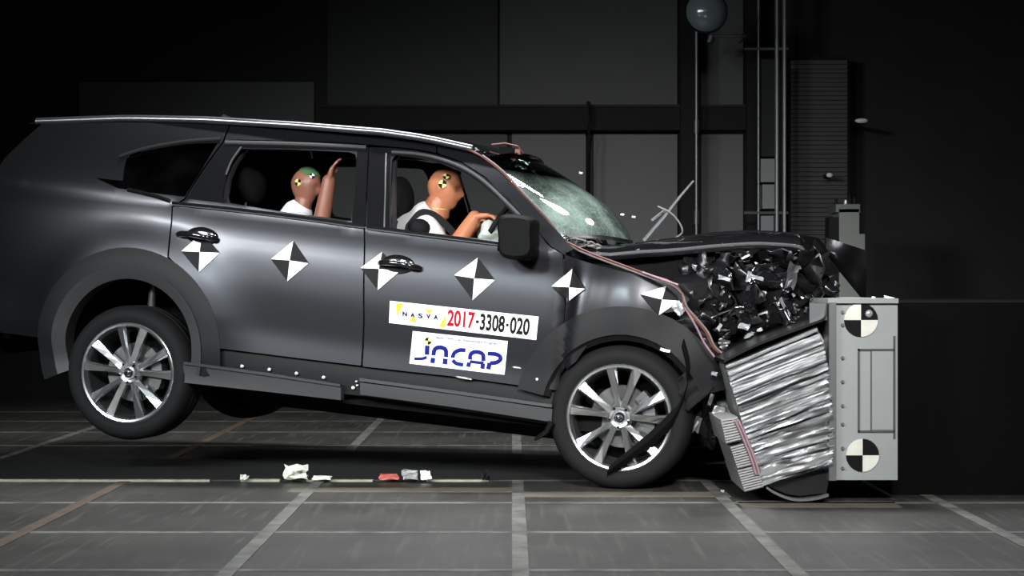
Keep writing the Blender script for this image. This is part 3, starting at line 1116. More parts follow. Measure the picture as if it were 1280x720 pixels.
S1 = [(487.8, 376), (673.5, 395.8), (670.6, 425), (486.6, 403.6)]
S2 = [(516.3, 413.8), (635, 426.3), (630.8, 468.4), (512, 454.4)]
num = panel('number_sticker', L([S1[3], S1[2], S1[1], S1[0]]), 'white', car, off=.005, thick=.003, g=.03)
num['label'] = 'long white sticker with yellow triangles and test number'
print_text('2017', S1, .392, .578, .16, .90, 'ink_red', num, .03)
print_text('-', S1, .585, .605, .44, .56, 'black', num, .03)
print_text('3308', S1, .612, .78, .15, .88, 'black', num, .03)
print_text('-', S1, .788, .806, .44, .56, 'black', num, .03)
print_text('020', S1, .815, .948, .15, .88, 'black', num, .03)
for ch, u_, v_ in (('N', 170, 143), ('A', 233, 152), ('S', 295, 158), ('V', 358, 163), ('A', 418, 171)):
    c0 = (480 + u_ / 6.4, 370 + v_ / 6.4)
    hw, hh = 2.9, 3.0
    cr_ = [(c0[0] - hw, c0[1] - hh - .3), (c0[0] + hw, c0[1] - hh + .3), (c0[0] + hw, c0[1] + hh + .3), (c0[0] - hw, c0[1] + hh - .3)]
    print_text(ch, cr_, 0, 1, 0, 1, 'ink_navy', num, .05, .008)
for tri in (((102, 58), (157, 64), (106, 162)), ((330, 102), (396, 110), (362, 147)), ((200, 202), (267, 206), (236, 162)), ((497, 152), (492, 252), (443, 246))):
    V = [lift(480 + a / 6.4, 370 + b / 6.4, .0065) for a, b in tri]
    mk('orange_triangle', V, [[0, 2, 1]], 'ink_orange', num)
logo = panel('logo_sticker', L([S2[3], S2[2], S2[1], S2[0]]), 'white', car, off=.005, thick=.003, g=.03)
logo['label'] = 'white sticker with blue lettering'
m_ = MB()


def stroke(pts, w_):
    pts = [Vector((a, b)) for a, b in pts]
    pts = [Vector(p) for p in crs(pts, 3)] if len(pts) > 2 else pts
    Lf, Rt = [], []
    for i, p in enumerate(pts):
        t = (pts[min(i + 1, len(pts) - 1)] - pts[max(i - 1, 0)]).normalized()
        n_ = Vector((-t.y, t.x)) * (w_ * .6)
        Lf.append(p + n_)
        Rt.append(p - n_)
    V = [lift(480 + p.x / 6.4, 370 + p.y / 6.4, .0078) for p in Lf + Rt]
    k = len(pts)
    m_.add(V, [[i, i + 1, k + i + 1, k + i] for i in range(k - 1)])


for pts, w_ in (([(349, 395), (347, 470)], 30), ([(345, 488), (312, 500), (246, 502)], 20), ([(398, 475), (410, 425), (450, 410), (492, 425), (500, 460), (498, 488)], 28),
                ([(396, 494), (390, 536)], 29), ([(495, 501), (489, 545)], 31), ([(655, 434), (608, 432), (568, 452), (555, 480), (553, 494)], 26),
                ([(552, 512), (580, 538), (637, 550)], 25), ([(692, 508), (694, 470), (722, 448), (765, 450), (795, 470), (798, 520)], 27), ([(690, 524), (800, 536)], 20),
                ([(683, 530), (677, 567)], 28), ([(795, 538), (789, 582)], 29), ([(832, 460), (890, 463), (930, 482), (932, 510), (898, 532), (850, 536)], 27), ([(848, 534), (837, 586)], 29)):
    stroke(pts, w_)
m_.build('logo_letters', 'ink_blue', logo)
print_text('Japan New Car Assessment Program', S2, .245, .905, .835, .935, 'ink_pale', logo, .02, .0078)
m_ = MB()
c0 = (356, 360)
for k in range(4):
    pts = [c0] + [(c0[0] + 27 * math.cos(math.radians(90 * k + 10 + a * 15)), c0[1] + 29 * math.sin(math.radians(90 * k + 10 + a * 15))) for a in range(7)]
    V = [lift(480 + a / 6.4, 370 + b / 6.4, .0078) for a, b in pts]
    m_.add(V, [[0, i + 1, i] for i in range(1, 7)], k % 2)
m_.build('logo_roundel', ['black', 'yellow'], logo)

# door mirror
MIR = [(-.95, 0)]
mc = [ipx(u, v, -1.02) for u, v in ((629, 270), (668, 272), (671, 290), (668, 322), (632, 322), (627, 300))]
m_ = MB()
n = len(mc)
cx = sum(p[0] for p in mc) / n
cz = sum(p[1] for p in mc) / n
lay = []
for y, sc in ((-1.12, .82), (-1.105, .94), (-1.07, 1.0), (-.98, 1.0), (-.93, .9)):
    lay.append([Vector((cx + (x - cx) * sc, y, cz + (z - cz) * sc)) for x, z in [tuple(p) for p in crs(mc, 4, True)]])
k = len(lay[0])
m_.add([p for l_ in lay for p in l_], [[i * k + j, i * k + (j + 1) % k, (i + 1) * k + (j + 1) % k, (i + 1) * k + j][::-1] for i in range(4) for j in range(k)] + [list(range(k)), [4 * k + j for j in range(k)][::-1]])
mir = m_.build('door_mirror', pmat('mirror_black', (.004, .004, .004), .6, spec=.08), car, True)
MB().box((cx - .03, -.95, cz - .11), (cx + .06, -.86, cz - .05)).build('mirror_foot', 'clad', mir)
MB().grid(lambda s, t: Vector((cx - .088, -1.09 + .13 * s, cz - .08 + .16 * t)), 2, 2).build('mirror_glass', 'chrome', mir)

# ------------------------------------------------------------------ windscreen, cowl, bonnet
CEN = [(1.886, 1.715), (2.0, 1.662), (2.138, 1.592), (2.25, 1.53), (2.328, 1.482), (2.40, 1.42), (2.445, 1.36), (2.47, 1.30)]


CENS = [Vector((p[0], 0, p[1])) for p in crs(CEN, 10)]


def ws(s, t):
    y = -.64 + 1.28 * t
    k = (abs(y) / .64) ** 2
    i = min(max(s, 0), 1) * (len(CENS) - 1)
    a = int(min(i, len(CENS) - 2))
    f = i - a
    c = CENS[a].lerp(CENS[a + 1], f)
    e = Vector((1.757 + .47 * s, 0, 1.692 - .40 * s))
    p = c.lerp(e, k)
    return Vector((p.x, y * (1 + .06 * s), p.z + .004 * math.sin(9 * y + 5 * s)))


wsg = MB().grid(ws, 70, 70).build('windscreen', 'windscreen', car, True)
# black header band and mirror base behind the glass, dashboard
MB().grid(lambda s, t: ws(.0 + .13 * s, .03 + .94 * t) + Vector((-.012, 0, -.018)), 3, 16).build('header_band', 'gloss_black', wsg, True)
MB().grid(lambda s, t: ws(.3 + .22 * s, .72 + .12 * t) + Vector((-.02, 0, -.03)), 3, 3).build('sensor_cover', 'gloss_black', wsg, True)
MB().grid(lambda s, t: ws(.95 + .05 * s, .02 + .96 * t) + Vector((.004, 0, .006)), 3, 16).build('cowl_band', 'plastic', wsg, True)
MB().grid(lambda s, t: Vector((1.85 + .55 * s, -.75 + 1.5 * t, 1.17 + .06 * math.sin(s * PI) + .03 * s)), 6, 12).build('dashboard', 'trim_in', car, True)
MB().grid(lambda s, t: Vector((2.24 + .30 * s + .12 * (1 - (2 * t - 1) ** 2), -.72 + 1.44 * t, 1.285 - .06 * s)), 4, 12).build('scuttle', 'clad', car, True)


def hood(s, t):
    y = -.78 + 1.56 * t
    k = abs(y) / .78
    xb = 2.30 + .20 * (1 - k * k)
    xf = 3.50 + .04 * math.sin(5 * y)
    x = xb + (xf - xb) * s
    zc = interp(x, [(2.3, 1.275), (2.5, 1.292), (2.68, 1.336), (2.98, 1.388), (3.23, 1.420), (3.44, 1.434), (3.54, 1.42)])
    z = zc - .045 * k ** 3 - .015 * k ** 8 * (1 + s) + .008 * math.sin(7 * x + 3 * y)
    if s > .93:
        z -= (s - .93) * .9
    return Vector((x, y, z))


hd = MB().grid(hood, 44, 30)
hd.grid(lambda s, t: hood(s, 0) + Vector((.0, .012 * t - .006 * math.sin(t * PI), -.035 * t)), 44, 2, flip=True)
hd.grid(lambda s, t: hood(1, s) + Vector((-.03 * t, 0, -.06 * t)), 30, 2)
hd.grid(lambda s, t: hood(s, t) + Vector((0, 0, -.02)), 20, 14, flip=True)
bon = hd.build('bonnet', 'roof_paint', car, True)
edge_glint = pmat('bonnet_highlight', (.6, .6, .63), .2, .9)
MB().tube([hood(i / 30, .0) + Vector((0, .004, -.008)) for i in range(2, 30)], .010, 8).build('bonnet_edge_glint', edge_glint, bon, True)  # pale tube added as the highlight along the bonnet's near side
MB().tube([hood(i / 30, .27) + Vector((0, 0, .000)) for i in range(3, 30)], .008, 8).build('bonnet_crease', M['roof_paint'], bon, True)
# wipers thrown up from the scuttle
wpts = [ipx(u, v, -.1) for u, v in ((805, 301), (830, 272), (850, 246), (867, 226))]
wi = MB().tube([Vector((x, -.1, z)) for x, z in wpts], [.012, .011, .008, .006], 6)
wi.build('wiper_arm', 'steel', car, True)
w2 = [ipx(u, v, -.05) for u, v in ((815, 276), (833, 262), (826, 268), (812, 290))]
MB().tube([Vector((x, -.05, z)) for x, z in w2[:2]], .01, 6).build('wiper_blade', 'steel', car, True)
w3 = crs([(*ipx(u, v, -.12), 0) for u, v in ((822, 258), (838, 266), (849, 278), (853, 290), (845, 297), (838, 302))], 4)
MB().tube([Vector((p[0], -.12, p[1])) for p in w3], .005, 6).build('washer_hose', 'white_wire', car, True)

# ------------------------------------------------------------------ cables of the roof sensor
def cartube(name, pts_, r, mat, parent, n=5):
    """pts_: (u, v, y)"""
    P_ = []
    for u, v, y in pts_:
        x, z = ipx(u, v, y)
        P_.append((x, y, z))
    return MB().tube(crs(P_, n), r, 6).build(name, mat, parent, True)


cables = empty('cable_loom')
cables.parent = car
for d, mat in ((0, 'red_wire'), (3, 'white_wire')):
    cartube('sensor_cable', [(600 + d, 194, -.66), (625 + d, 213, -.68), (655 + d, 245, -.70), (685 + d, 276, -.73), (700 + d, 297, -.76), (716, 306 + d, -.80), (740, 317 + d, -.85), (775, 330 + d, -.9),
                             (810, 343 + d, -.93), (838, 352 + d, -.97), (852, 366, -.99), (856 + d, 384, -.99), (868 + d, 398, -.98), (882 + d, 415, -.97), (890 + d, 432, -.96), (899 + d, 441, -.95)], .005, mat, cables)
cartube('sensor_cable', [(803, 340, -.94), (830, 350, -.97), (848, 356, -.99)], .005, 'pink_wire', cables)
cartube('sensor_cable', [(470, 166, -.64), (520, 172, -.64), (570, 181, -.64), (600, 194, -.66)], .006, 'red_wire', cables)
cartube('sensor_cable', [(856, 384, -.99), (870, 408, -.98), (880, 428, -.97), (893, 446, -.96)], .005, 'pink_wire', cables)
for k in range(6):
    u, v = 702 + rnd.uniform(6, 12) * k, 298 + 1.8 * k
    cartube('cable_loop', [(u, v, -.72), (u + rnd.uniform(4, 12), v - rnd.uniform(-2, 6), -.75), (u + rnd.uniform(10, 22), v + rnd.uniform(-3, 6), -.74), (u + rnd.uniform(4, 12), v + rnd.uniform(2, 8), -.73)], .004, 'white_wire' if k % 3 else 'chrome', cables, 4)
# sensor box on the roof edge
sx, sz = ipx(638, 186, -.25)
sen = MB().box((sx - .05, -.30, sz - .03), (sx + .03, -.22, sz + .004)).build('roof_sensor', 'dark', car)
MB().tube([(sx - .09, -.32, sz + .01), (sx - .02, -.3, sz + .025), (sx + .05, -.3, sz + .015), (sx + .08, -.28, sz - .02)], .004, 6).build('sensor_lead', 'red_wire', sen, True)
MB().box((sx + .04, -.31, sz - .03), (sx + .07, -.27, sz - .002)).build('sensor_plug', 'red_wire', sen)
for k in range(7):
    u, v = 600 + 9 * k, 190 + 2.2 * k
    x, z = ipx(u, v, -.55 + .05 * k)
    m_ = MB()
    crumpled(m_, (x, -.55 + .05 * k, z + .005), .06, .03, rnd, (Vector((1, 0, -.3)).normalized(), Vector((0, 1, 0)), Vector((.3, 0, 1)).normalized()), .3, 3)
    m_.build('tape_scrap', 'sheet' if k % 2 else 'shard', car)

# ------------------------------------------------------------------ cabin: seats, wheel, bags
def seat(x, y, sc=1.0, name='front_seat'):
    s = empty(name)
    s.parent = car
    m_ = MB()
    def sec(cx_, cz_, w_, d_):
        return [Vector((cx_ + d_ * math.cos(t), y + w_ * math.copysign(abs(math.sin(t)) ** .6, math.sin(t)), cz_ + d_ * .3 * math.cos(t))) for t in [2 * PI * i / 16 for i in range(16)]]
    rings = [sec(x - .0, .70, .20, .1), sec(x - .03, .8, .24, .12), sec(x - .08, 1.0, .24, .1), sec(x - .14, 1.2, .21, .085), sec(x - .17, 1.29, .14, .06)]
    m_.add([p for r in rings for p in r], [[i * 16 + j, i * 16 + (j + 1) % 16, (i + 1) * 16 + (j + 1) % 16, (i + 1) * 16 + j] for i in range(4) for j in range(16)] + [[64 + j for j in range(16)]])
    m_.build('backrest', 'seat', s, True)
    m_ = MB()
    rings = [[Vector((x + dx + .0, y + w_ * math.cos(t), .66 + h_ * math.sin(t))) for t in [2 * PI * i / 16 for i in range(16)]] for dx, w_, h_ in ((-.1, .2, .08), (.0, .24, .11), (.3, .24, .11), (.45, .22, .1), (.5, .15, .05))]
    m_.add([p for r in rings for p in r], [[i * 16 + j, i * 16 + (j + 1) % 16, (i + 1) * 16 + (j + 1) % 16, (i + 1) * 16 + j] for i in range(4) for j in range(16)] + [list(range(16)), [64 + j for j in range(16)]])
    m_.build('seat_cushion', 'seat', s, True)
    MB().ell((x - .155, y, 1.43), (.065, .14, .115), 18, mat=Matrix.Rotation(-.15, 3, 'Y')).build('headrest', 'seat', s, True)
    MB().tube([(x - .165, y - .05, 1.26), (x - .16, y - .05, 1.36)], .008, 8).tube([(x - .165, y + .05, 1.26), (x - .16, y + .05, 1.36)], .008, 8).build('headrest_posts', 'iron', s, True)
    return s


seat(1.42, -.40)
seat(1.42, .40)
seat(.56, -.40, name='rear_seat')
seat(.56, .40, name='rear_seat')

sx, sz = ipx(628, 282, -.40)
sw = empty('steering_wheel')
sw.parent = car
sw.location = (sx, -.40, sz)
sw.rotation_euler = (0, math.radians(-62), 0)
MB().lathe([(.175 + .014 * math.cos(2 * PI * k / 10), .014 * math.sin(2 * PI * k / 10)) for k in range(10)], 40, 'z', closed=True).build('rim', 'seat', sw, True)
for a in (0, 120, 240):
    MB().tube([(0, 0, -.02), (.17 * math.cos(math.radians(a)), .17 * math.sin(math.radians(a)), 0)], .014, 8).build('spoke', 'seat', sw, True)
MB().ell((0, 0, -.01), (.06, .06, .03), 16).build('hub', 'seat', sw, True)
ax, az = ipx(616, 290, -.45)


def bag(s, t):
    a = 2 * PI * s
    p = PI * t
    r = 1 + .12 * math.sin(3 * a + 1) + .1 * math.sin(7 * p + 2 * a)
    return Vector((ax + .07 * r * math.sin(p) * math.cos(a), -.45 + .13 * r * math.sin(p) * math.sin(a), az - .02 + .085 * r * math.cos(p)))


MB().grid(bag, 24, 16).build('airbag', 'airbag', car, True)
# curtain of the far side cabin: rear view mirror
MB().ell((1.93, -.02, 1.56), (.02, .11, .035), 14).build('cabin_mirror', 'gloss_black', car, True)


# ------------------------------------------------------------------ crash test dummies
def skin_body(name, joints, edges, radii, parent, mat, head=None, extra=(), voxel=.007, flat=1.0):
    """skeleton of tapering limbs, joined with head and hands into one closed surface"""
    mb_ = MB()
    for i, r in enumerate(radii):
        mb_.ell(joints[i], (r * flat, r, r), 20)
    for a, b in edges:
        pa, pb = Vector(joints[a]), Vector(joints[b])
        ra, rb = radii[a], radii[b]
        k = 5
        # a slight muscle swell in the middle of each limb
        mb_.tube([pa.lerp(pb, i / k) for i in range(k + 1)], [(ra + (rb - ra) * i / k) * (1 + .06 * math.sin(PI * i / k)) for i in range(k + 1)], 18)
    for ex in ([head] if head else []) + list(extra):
        mb_.add(ex.v, ex.f)
    o2 = mk(name, mb_.v, mb_.f, mat, None, 1.5)
    r = o2.modifiers.new('remesh', 'REMESH')
    r.mode = 'VOXEL'
    r.voxel_size = voxel
    r.use_smooth_shade = True
    sm = o2.modifiers.new('smooth', 'SMOOTH')
    sm.iterations = 4
    sm.factor = .5
    bpy.context.view_layer.update()
    m2 = bpy.data.meshes.new_from_object(o2.evaluated_get(bpy.context.evaluated_depsgraph_get()))
    bpy.data.objects.remove(o2)
    bm = bmesh.new()
    bm.from_mesh(m2)
    bpy.data.meshes.remove(m2)
    bm.verts.ensure_lookup_table()
    seen, best = set(), []
    for v in bm.verts:                       # keep the one outer surface
        if v in seen:
            continue
        st, isl = [v], []
        seen.add(v)
        while st:
            q = st.pop()
            isl.append(q)
            for e in q.link_edges:
                w = e.other_vert(q)
                if w not in seen:
                    seen.add(w)
                    st.append(w)
        if len(isl) > len(best):
            best = isl
    keep = set(best)
    bmesh.ops.delete(bm, geom=[v for v in bm.verts if v not in keep], context='VERTS')
    m3 = bpy.data.meshes.new(name)
    bm.to_mesh(m3)
    bm.free()
    m3.materials.append(M[mat])
    for p in m3.polygons:
        p.use_smooth = True
    o3 = bpy.data.objects.new(name, m3)
    COL.objects.link(o3)
    o3.parent = parent
    return o3


def head_mb(c, pitch, s=1.0):
    """dummy head facing +x"""
    mb_ = MB()
    R_ = Matrix.Rotation(pitch, 3, 'Y')
    nu, nv = 40, 28

    def g_(a, b, w_):
        return math.exp(-((a / b) ** 2)) if w_ == 0 else 0

    def fn(u, w):
        th = 2 * PI * u
        ph = PI * w
        d = Vector((math.sin(ph) * math.cos(th), math.sin(ph) * math.sin(th), math.cos(ph)))
        x, y, z = d.x * .098, d.y * .077, d.z * .118
        lo = max(0, -d.z)
        x *= 1 - .22 * lo ** 2
        y *= 1 - .30 * lo ** 1.5
        x += .018 * lo                        # jaw forward
        if d.x > 0:
            f = d.x
            # flatter face plane
            x -= .010 * f * max(0, 1 - abs(z) / .1)
            # nose
            nz = math.exp(-((z + .008) / .020) ** 2) * math.exp(-(y / .013) ** 2)
            nz += .6 * math.exp(-((z - .012) / .022) ** 2) * math.exp(-(y / .010) ** 2)
            x += .022 * nz * (f > .4)
            # brow, eye sockets at half height
            x += .006 * math.exp(-((z - .040) / .012) ** 2) * f
            for sy in (-1, 1):
                x -= .012 * math.exp(-((z - .018) / .013) ** 2) * math.exp(-((y - sy * .031) / .016) ** 2) * f
                x += .005 * math.exp(-((z - .017) / .007) ** 2) * math.exp(-((y - sy * .031) / .010) ** 2) * f
            # mouth and chin
            x -= .007 * math.exp(-((z + .052) / .005) ** 2) * math.exp(-(y / .022) ** 2) * f
            x += .006 * math.exp(-((z + .044) / .006) ** 2) * math.exp(-(y / .020) ** 2) * f
            x += .007 * math.exp(-((z + .061) / .007) ** 2) * math.exp(-(y / .018) ** 2) * f
            x += .009 * math.exp(-((z + .088) / .016) ** 2) * math.exp(-(y / .024) ** 2)
        return Vector(c) + R_ @ (Vector((x, y, z)) * s)

    mb_.grid(fn, nu, nv)
    for sy in (-1, 1):
        mb_.ell(Vector(c) + R_ @ (Vector((-.008, sy * .076, .006)) * s), (.019 * s, .010 * s, .030 * s), 12, mat=R_)
    return mb_


def hand_mb(wrist, dirv, upv, s=1.0, curl=.9, side=1):
    """palm, four fingers and a thumb; dirv along the hand, upv out of the back of the hand"""
    mb_ = MB()
    d = Vector(dirv).normalized()
    n_ = (Vector(upv) - d * Vector(upv).dot(d)).normalized()
    a = d.cross(n_)
    W_ = Vector(wrist)
    for k in range(5):
        q = (k - 2) / 2
        mb_.tube([W_ + a * (q * .022 * s), W_ + d * (.045 * s) + a * (q * .03 * s), W_ + d * (.085 * s) + a * (q * .034 * s)], [.016 * s, .0165 * s, .013 * s], 8)
    for k, (ln, sp) in enumerate(((.066, -.030), (.078, -.010), (.073, .011), (.056, .030))):
        p = W_ + d * (.085 * s) + a * (sp * s)
        pts = [p - d * .01 * s]
        ang = .25
        for j, fr in enumerate((.45, .32, .23)):
            dv = d * math.cos(ang) - n_ * math.sin(ang)
            pts.append(pts[-1] + dv * (ln * fr * s * 1.15))
            ang += curl * (.75 if j == 0 else .6)
        mb_.tube(crs(pts, 3), [.0095 * s] * 7 + [.0088 * s, .0082 * s, .007 * s], 8)
    # thumb leaves the side of the palm
    p = W_ + d * (.03 * s) + a * (side * -.033 * s)
    tv = (d * .75 - a * side * .6 - n_ * .35).normalized()
    tv2 = (d * .9 - n_ * .5).normalized()
    mb_.tube(crs([p, p + tv * .034 * s, p + tv * .034 * s + tv2 * .032 * s], 3), [.0125 * s, .012 * s, .0115 * s, .011 * s, .010 * s, .0095 * s, .008 * s], 8)
    return mb_


def mdum(p):
    return MC @ Matrix.Translation(Vector(p))


def roundel(parent, c, n_, r, mats=('black', 'yellow'), name='head_target', off=0):
    n_ = Vector(n_).normalized()
    a = Vector((0, 0, 1)).cross(n_).normalized()
    b = n_.cross(a)
    m_ = MB()
    for k in range(4):
        pts = [Vector(c)] + [Vector(c) + (a * math.cos(PI / 2 * (k + t / 6)) + b * math.sin(PI / 2 * (k + t / 6))) * r for t in range(7)]
        m_.add(pts + [p - n_ * .004 for p in pts], [[0, i, i + 1] for i in range(1, 7)] + [[i + 8, i, i + 1, i + 9] for i in range(1, 7)], k % 2)
    return m_.build(name, mats, parent)


# driver
yd = -.42
X = lambda u, v, y=yd: Vector((ipx(u, v, y)[0], y, ipx(u, v, y)[1]))
base = X(500, 395)
drv = empty('crash_test_dummy', mat=mdum(base), label='orange crash test dummy in white shirt at the steering wheel reaching forwards', cat='dummy')
J = lambda u, v, y=yd: X(u, v, y) - base
pel = Vector((-.02, 0, .02))
joints = [pel, J(510, 345), J(524, 300), J(538, 272), J(548, 256),           # pelvis, waist, chest, neck base, neck
          J(530, 288, yd - .19), J(560, 322, yd - .20), J(593, 271, yd - .10),      # near shoulder, elbow, wrist
          J(532, 288, yd + .19), J(566, 318, yd + .20), J(597, 275, yd + .12),   # far arm
          pel + Vector((.12, -.09, .02)), pel + Vector((.46, -.12, .10)), pel + Vector((.62, -.12, -.28)),
          pel + Vector((.12, .09, .02)), pel + Vector((.46, .12, .10)), pel + Vector((.62, .12, -.28)),
          pel + Vector((.74, -.12, -.28)), pel + Vector((.74, .12, -.28))]
edges = [(0, 1), (1, 2), (2, 3), (3, 4), (2, 5), (5, 6), (6, 7), (2, 8), (8, 9), (9, 10), (0, 11), (11, 12), (12, 13), (0, 14), (14, 15), (15, 16), (13, 17), (16, 18)]
rad = [.13, .13, .14, .085, .062, .068, .05, .034, .068, .05, .034, .09, .07, .05, .09, .07, .05, .04, .04]
hc = J(556, 236)
hd_ = head_mb(hc, math.radians(12), 1.0)
nb = MB()
nb.tube([J(544, 270), J(549, 250)], [.075, .066], 16)
hands = []
for jw, je, yy, sd in ((7, 6, -1, 1), (10, 9, 1, -1)):
    w_ = joints[jw]
    hands.append(hand_mb(w_, Vector((1, 0, .18)), Vector((.1, 0, 1)), 1.0, .8, sd))
skin_body('body', joints, edges, rad, drv, 'vinyl', hd_, [nb] + hands)
# shirt
sj = [pel + Vector((0, 0, .02)), J(510, 345), J(522, 300), J(534, 274), J(530, 288, yd - .19), J(545, 306, yd - .20), J(532, 288, yd + .19), J(547, 306, yd + .20)]
skin_body('shirt', sj, [(0, 1), (1, 2), (2, 3), (2, 4), (4, 5), (2, 6), (6, 7)], [.145, .145, .158, .10, .088, .07, .088, .07], drv, 'shirt', voxel=.012)
m_ = MB()
P = crs([J(506, 286, yd - .27), J(522, 268, yd - .24), J(538, 268, yd - .20), J(556, 280, yd - .17), J(572, 298, yd - .14)], 5)
m_.grid(lambda s, t: P[int(s * (len(P) - 1) + .5)] + Vector((0, -.01 + .02 * t, .045 * (t - .5))), len(P) - 1, 2)
m_.grid(lambda s, t: P[int(s * (len(P) - 1) + .5)] + Vector((0, -.004 + .02 * t, .045 * (t - .5))), len(P) - 1, 2, flip=True)
m_.build('harness_strap', 'belt', drv, True)
MB().ell(J(524, 285, yd - .27), (.06, .05, .05), 16).build('shoulder_joint', 'seat', drv, True)
roundel(drv, hc + Vector((.008, -.083, .022)), (.1, -1, .2), .022)
roundel(drv, hc + Vector((.022, -.075, .065)), (.15, -1, .55), .017)
MB().lathe([(.069, 0), (.072, .004), (.069, .008)], 20, 'z', J(546, 262)).build('neck_band', 'yellow', drv, True)

# rear passenger dummy
yr = -.42
base2 = X(345, 355, yr)
rear = empty('crash_test_dummy', mat=mdum(base2), label='brown crash test dummy with green painted head behind the rear window, one arm raised', cat='dummy')
J2 = lambda u, v, y=yr: X(u, v, y) - base2
pel = Vector((0, 0, 0))
joints = [pel, J2(354, 320), J2(364, 290), J2(374, 265), J2(379, 254),
          J2(378, 280, yr - .13), J2(401, 282, yr - .16), J2(411, 226, yr - .17),
          J2(372, 282, yr + .13), J2(392, 305, yr + .16), J2(420, 300, yr + .12),
          pel + Vector((.1, -.08, .0)), pel + Vector((.36, -.09, .06)), pel + Vector((.46, -.09, -.22)),
          pel + Vector((.1, .08, .0)), pel + Vector((.36, .09, .06)), pel + Vector((.46, .09, -.22))]
rad = [.10, .10, .105, .065, .05, .05, .046, .036, .05, .042, .03, .075, .055, .04, .075, .055, .04]
edges = [(0, 1), (1, 2), (2, 3), (3, 4), (2, 5), (5, 6), (6, 7), (2, 8), (8, 9), (9, 10), (0, 11), (11, 12), (12, 13), (0, 14), (14, 15), (15, 16)]
hc2 = J2(382, 232)
hd2 = head_mb(hc2, math.radians(14), .86)
skin_body('body', joints, edges, rad, rear, 'vinyl_brown', hd2,
          [hand_mb(joints[7], Vector((.22, 0, 1)), Vector((-1, -.2, .2)), .9, .35, 1), hand_mb(joints[10], Vector((1, 0, .1)), Vector((0, 0, 1)), .85, .6, -1)])
skin_body('shirt', [pel + Vector((0, 0, .02)), J2(354, 320), J2(363, 290), J2(371, 269), J2(377, 280, yr - .12), J2(372, 282, yr + .12)], [(0, 1), (1, 2), (2, 3), (2, 4), (2, 5)],
          [.115, .115, .12, .088, .064, .064], rear, 'shirt', voxel=.012)
m_ = MB()
R_ = Matrix.Rotation(math.radians(14), 3, 'Y')
for w0, w1 in ((.02, .30),):
    def cap(s, t):
        th = 2 * PI * s
        ph = PI * (.01 + .27 * t + .03 * math.sin(3 * th))
        return hc2 + R_ @ (Vector((math.sin(ph) * math.cos(th) * .1005, math.sin(ph) * math.sin(th) * .0795, math.cos(ph) * .1205)) * .875)
    m_.grid(cap, 28, 8)
m_.build('green_paint', 'green', rear, True)
roundel(rear, hc2 + Vector((-.02, -.071, .012)), (-.15, -1, .1), .019, ('black', 'yellow'))
roundel(rear, hc2 + Vector((.05, -.052, .055)), (.5, -1, .5), .014, ('white', 'black'))

# ------------------------------------------------------------------ the wrecked front
wreck = empty('engine_bay')
wreck.parent = car
# dark masses: engine, gearbox, radiator pack
def lump(c, r, n_=14, seed=0):
    rg = random.Random(seed)
    m_ = MB()
    ph = [rg.uniform(0, 6) for _ in range(6)]
    def fn(s, t):
        a = 2 * PI * s
        p = PI * t
        d = Vector((math.sin(p) * math.cos(a), math.sin(p) * math.sin(a), math.cos(p)))
        k = 1 + .16 * math.sin(5 * d.x + ph[0]) + .14 * math.sin(6 * d.z + ph[1]) + .1 * math.sin(9 * d.y + ph[2])
        q = Vector((math.copysign(abs(d.x) ** .6, d.x), math.copysign(abs(d.y) ** .6, d.y), math.copysign(abs(d.z) ** .6, d.z)))
        return Vector(c) + Vector((q.x * r[0], q.y * r[1], q.z * r[2])) * k
    m_.grid(fn, n_ * 2, n_)
    return m_


lump((3.05, -.05, .88), (.36, .55, .34), seed=1).build('engine', 'dark', wreck)
lump((3.1, -.45, .55), (.3, .28, .24), seed=2).build('gearbox', 'dark', wreck)
lump((3.32, -.1, 1.12), (.18, .6, .2), seed=3).build('radiator_pack', 'dark', wreck)
lump((2.95, -.62, 1.05), (.25, .16, .14), seed=4).build('air_box', 'plastic', wreck)
lump((2.98, -.66, .5), (.12, .14, .2), seed=5).build('subframe', 'dark', wreck)
rw = random.Random(21)


def hoodv(u):
    return interp(u, [(820, 318), (900, 304), (960, 298), (1020, 300), (1040, 312)])



reg = [(846, 315, 1025, 400), (858, 330, 1030, 440), (865, 400, 920, 540), (870, 300, 1030, 350)]
for k in range(78):
    u0, v0, u1, v1 = reg[k % 4 if k % 5 else 1]
    u, v = rw.uniform(u0, u1), rw.uniform(v0, v1)
    if v > 455 - (u - 907) * .40 and u > 907:
        v = 450 - (u - 907) * .45 - rw.uniform(5, 60)
    y = -rw.uniform(.45, .8) if k % 3 else -rw.uniform(.7, .86)
    sc = rw.uniform(.06, .2) * (.45 if k % 7 == 2 else 1)
    v = max(v, hoodv(u) + 12 + sc * 120)
    x, z = ipx(u, v, y)
    m_ = MB()
    crumpled(m_, (x, y, z), sc * rw.uniform(.7, 1.4), sc, rw, rbasis(rw, .8), .3, 4)
    mt = ('plastic', 'dark', 'sheet', 'dark', 'plastic', 'gloss_black', 'dark')[k % 7]
    if v < hoodv(u) + 55 and k % 9:
        mt = ('dark', 'plastic')[k % 2]
    m_.build('crumpled_plate', mt, wreck, 1.5)
for k in range(80):
    u, v = rw.uniform(862, 1030), rw.gauss(398, 34)
    v = max(335, min(v, 520))
    if v > 455 - (u - 907) * .40 and u > 900:
        v = 448 - (u - 907) * .45 - rw.uniform(4, 50)
    if u > 925 and rw.random() < .25:
        v -= 25
    y = -rw.uniform(.72, .90)
    x, z = ipx(u, v, y)
    sc = rw.choice((.008, .010, .013, .017, .024))
    m_ = MB()
    crumpled(m_, (x, y, z), sc * rw.uniform(1, 2.6), sc, rw, rbasis(rw, .6), .25, 2, th=.002)
    m_.build('broken_shard', rw.choice(('shard', 'sheet', 'sheet', 'debris_grey', 'alloy', 'plastic')), wreck)
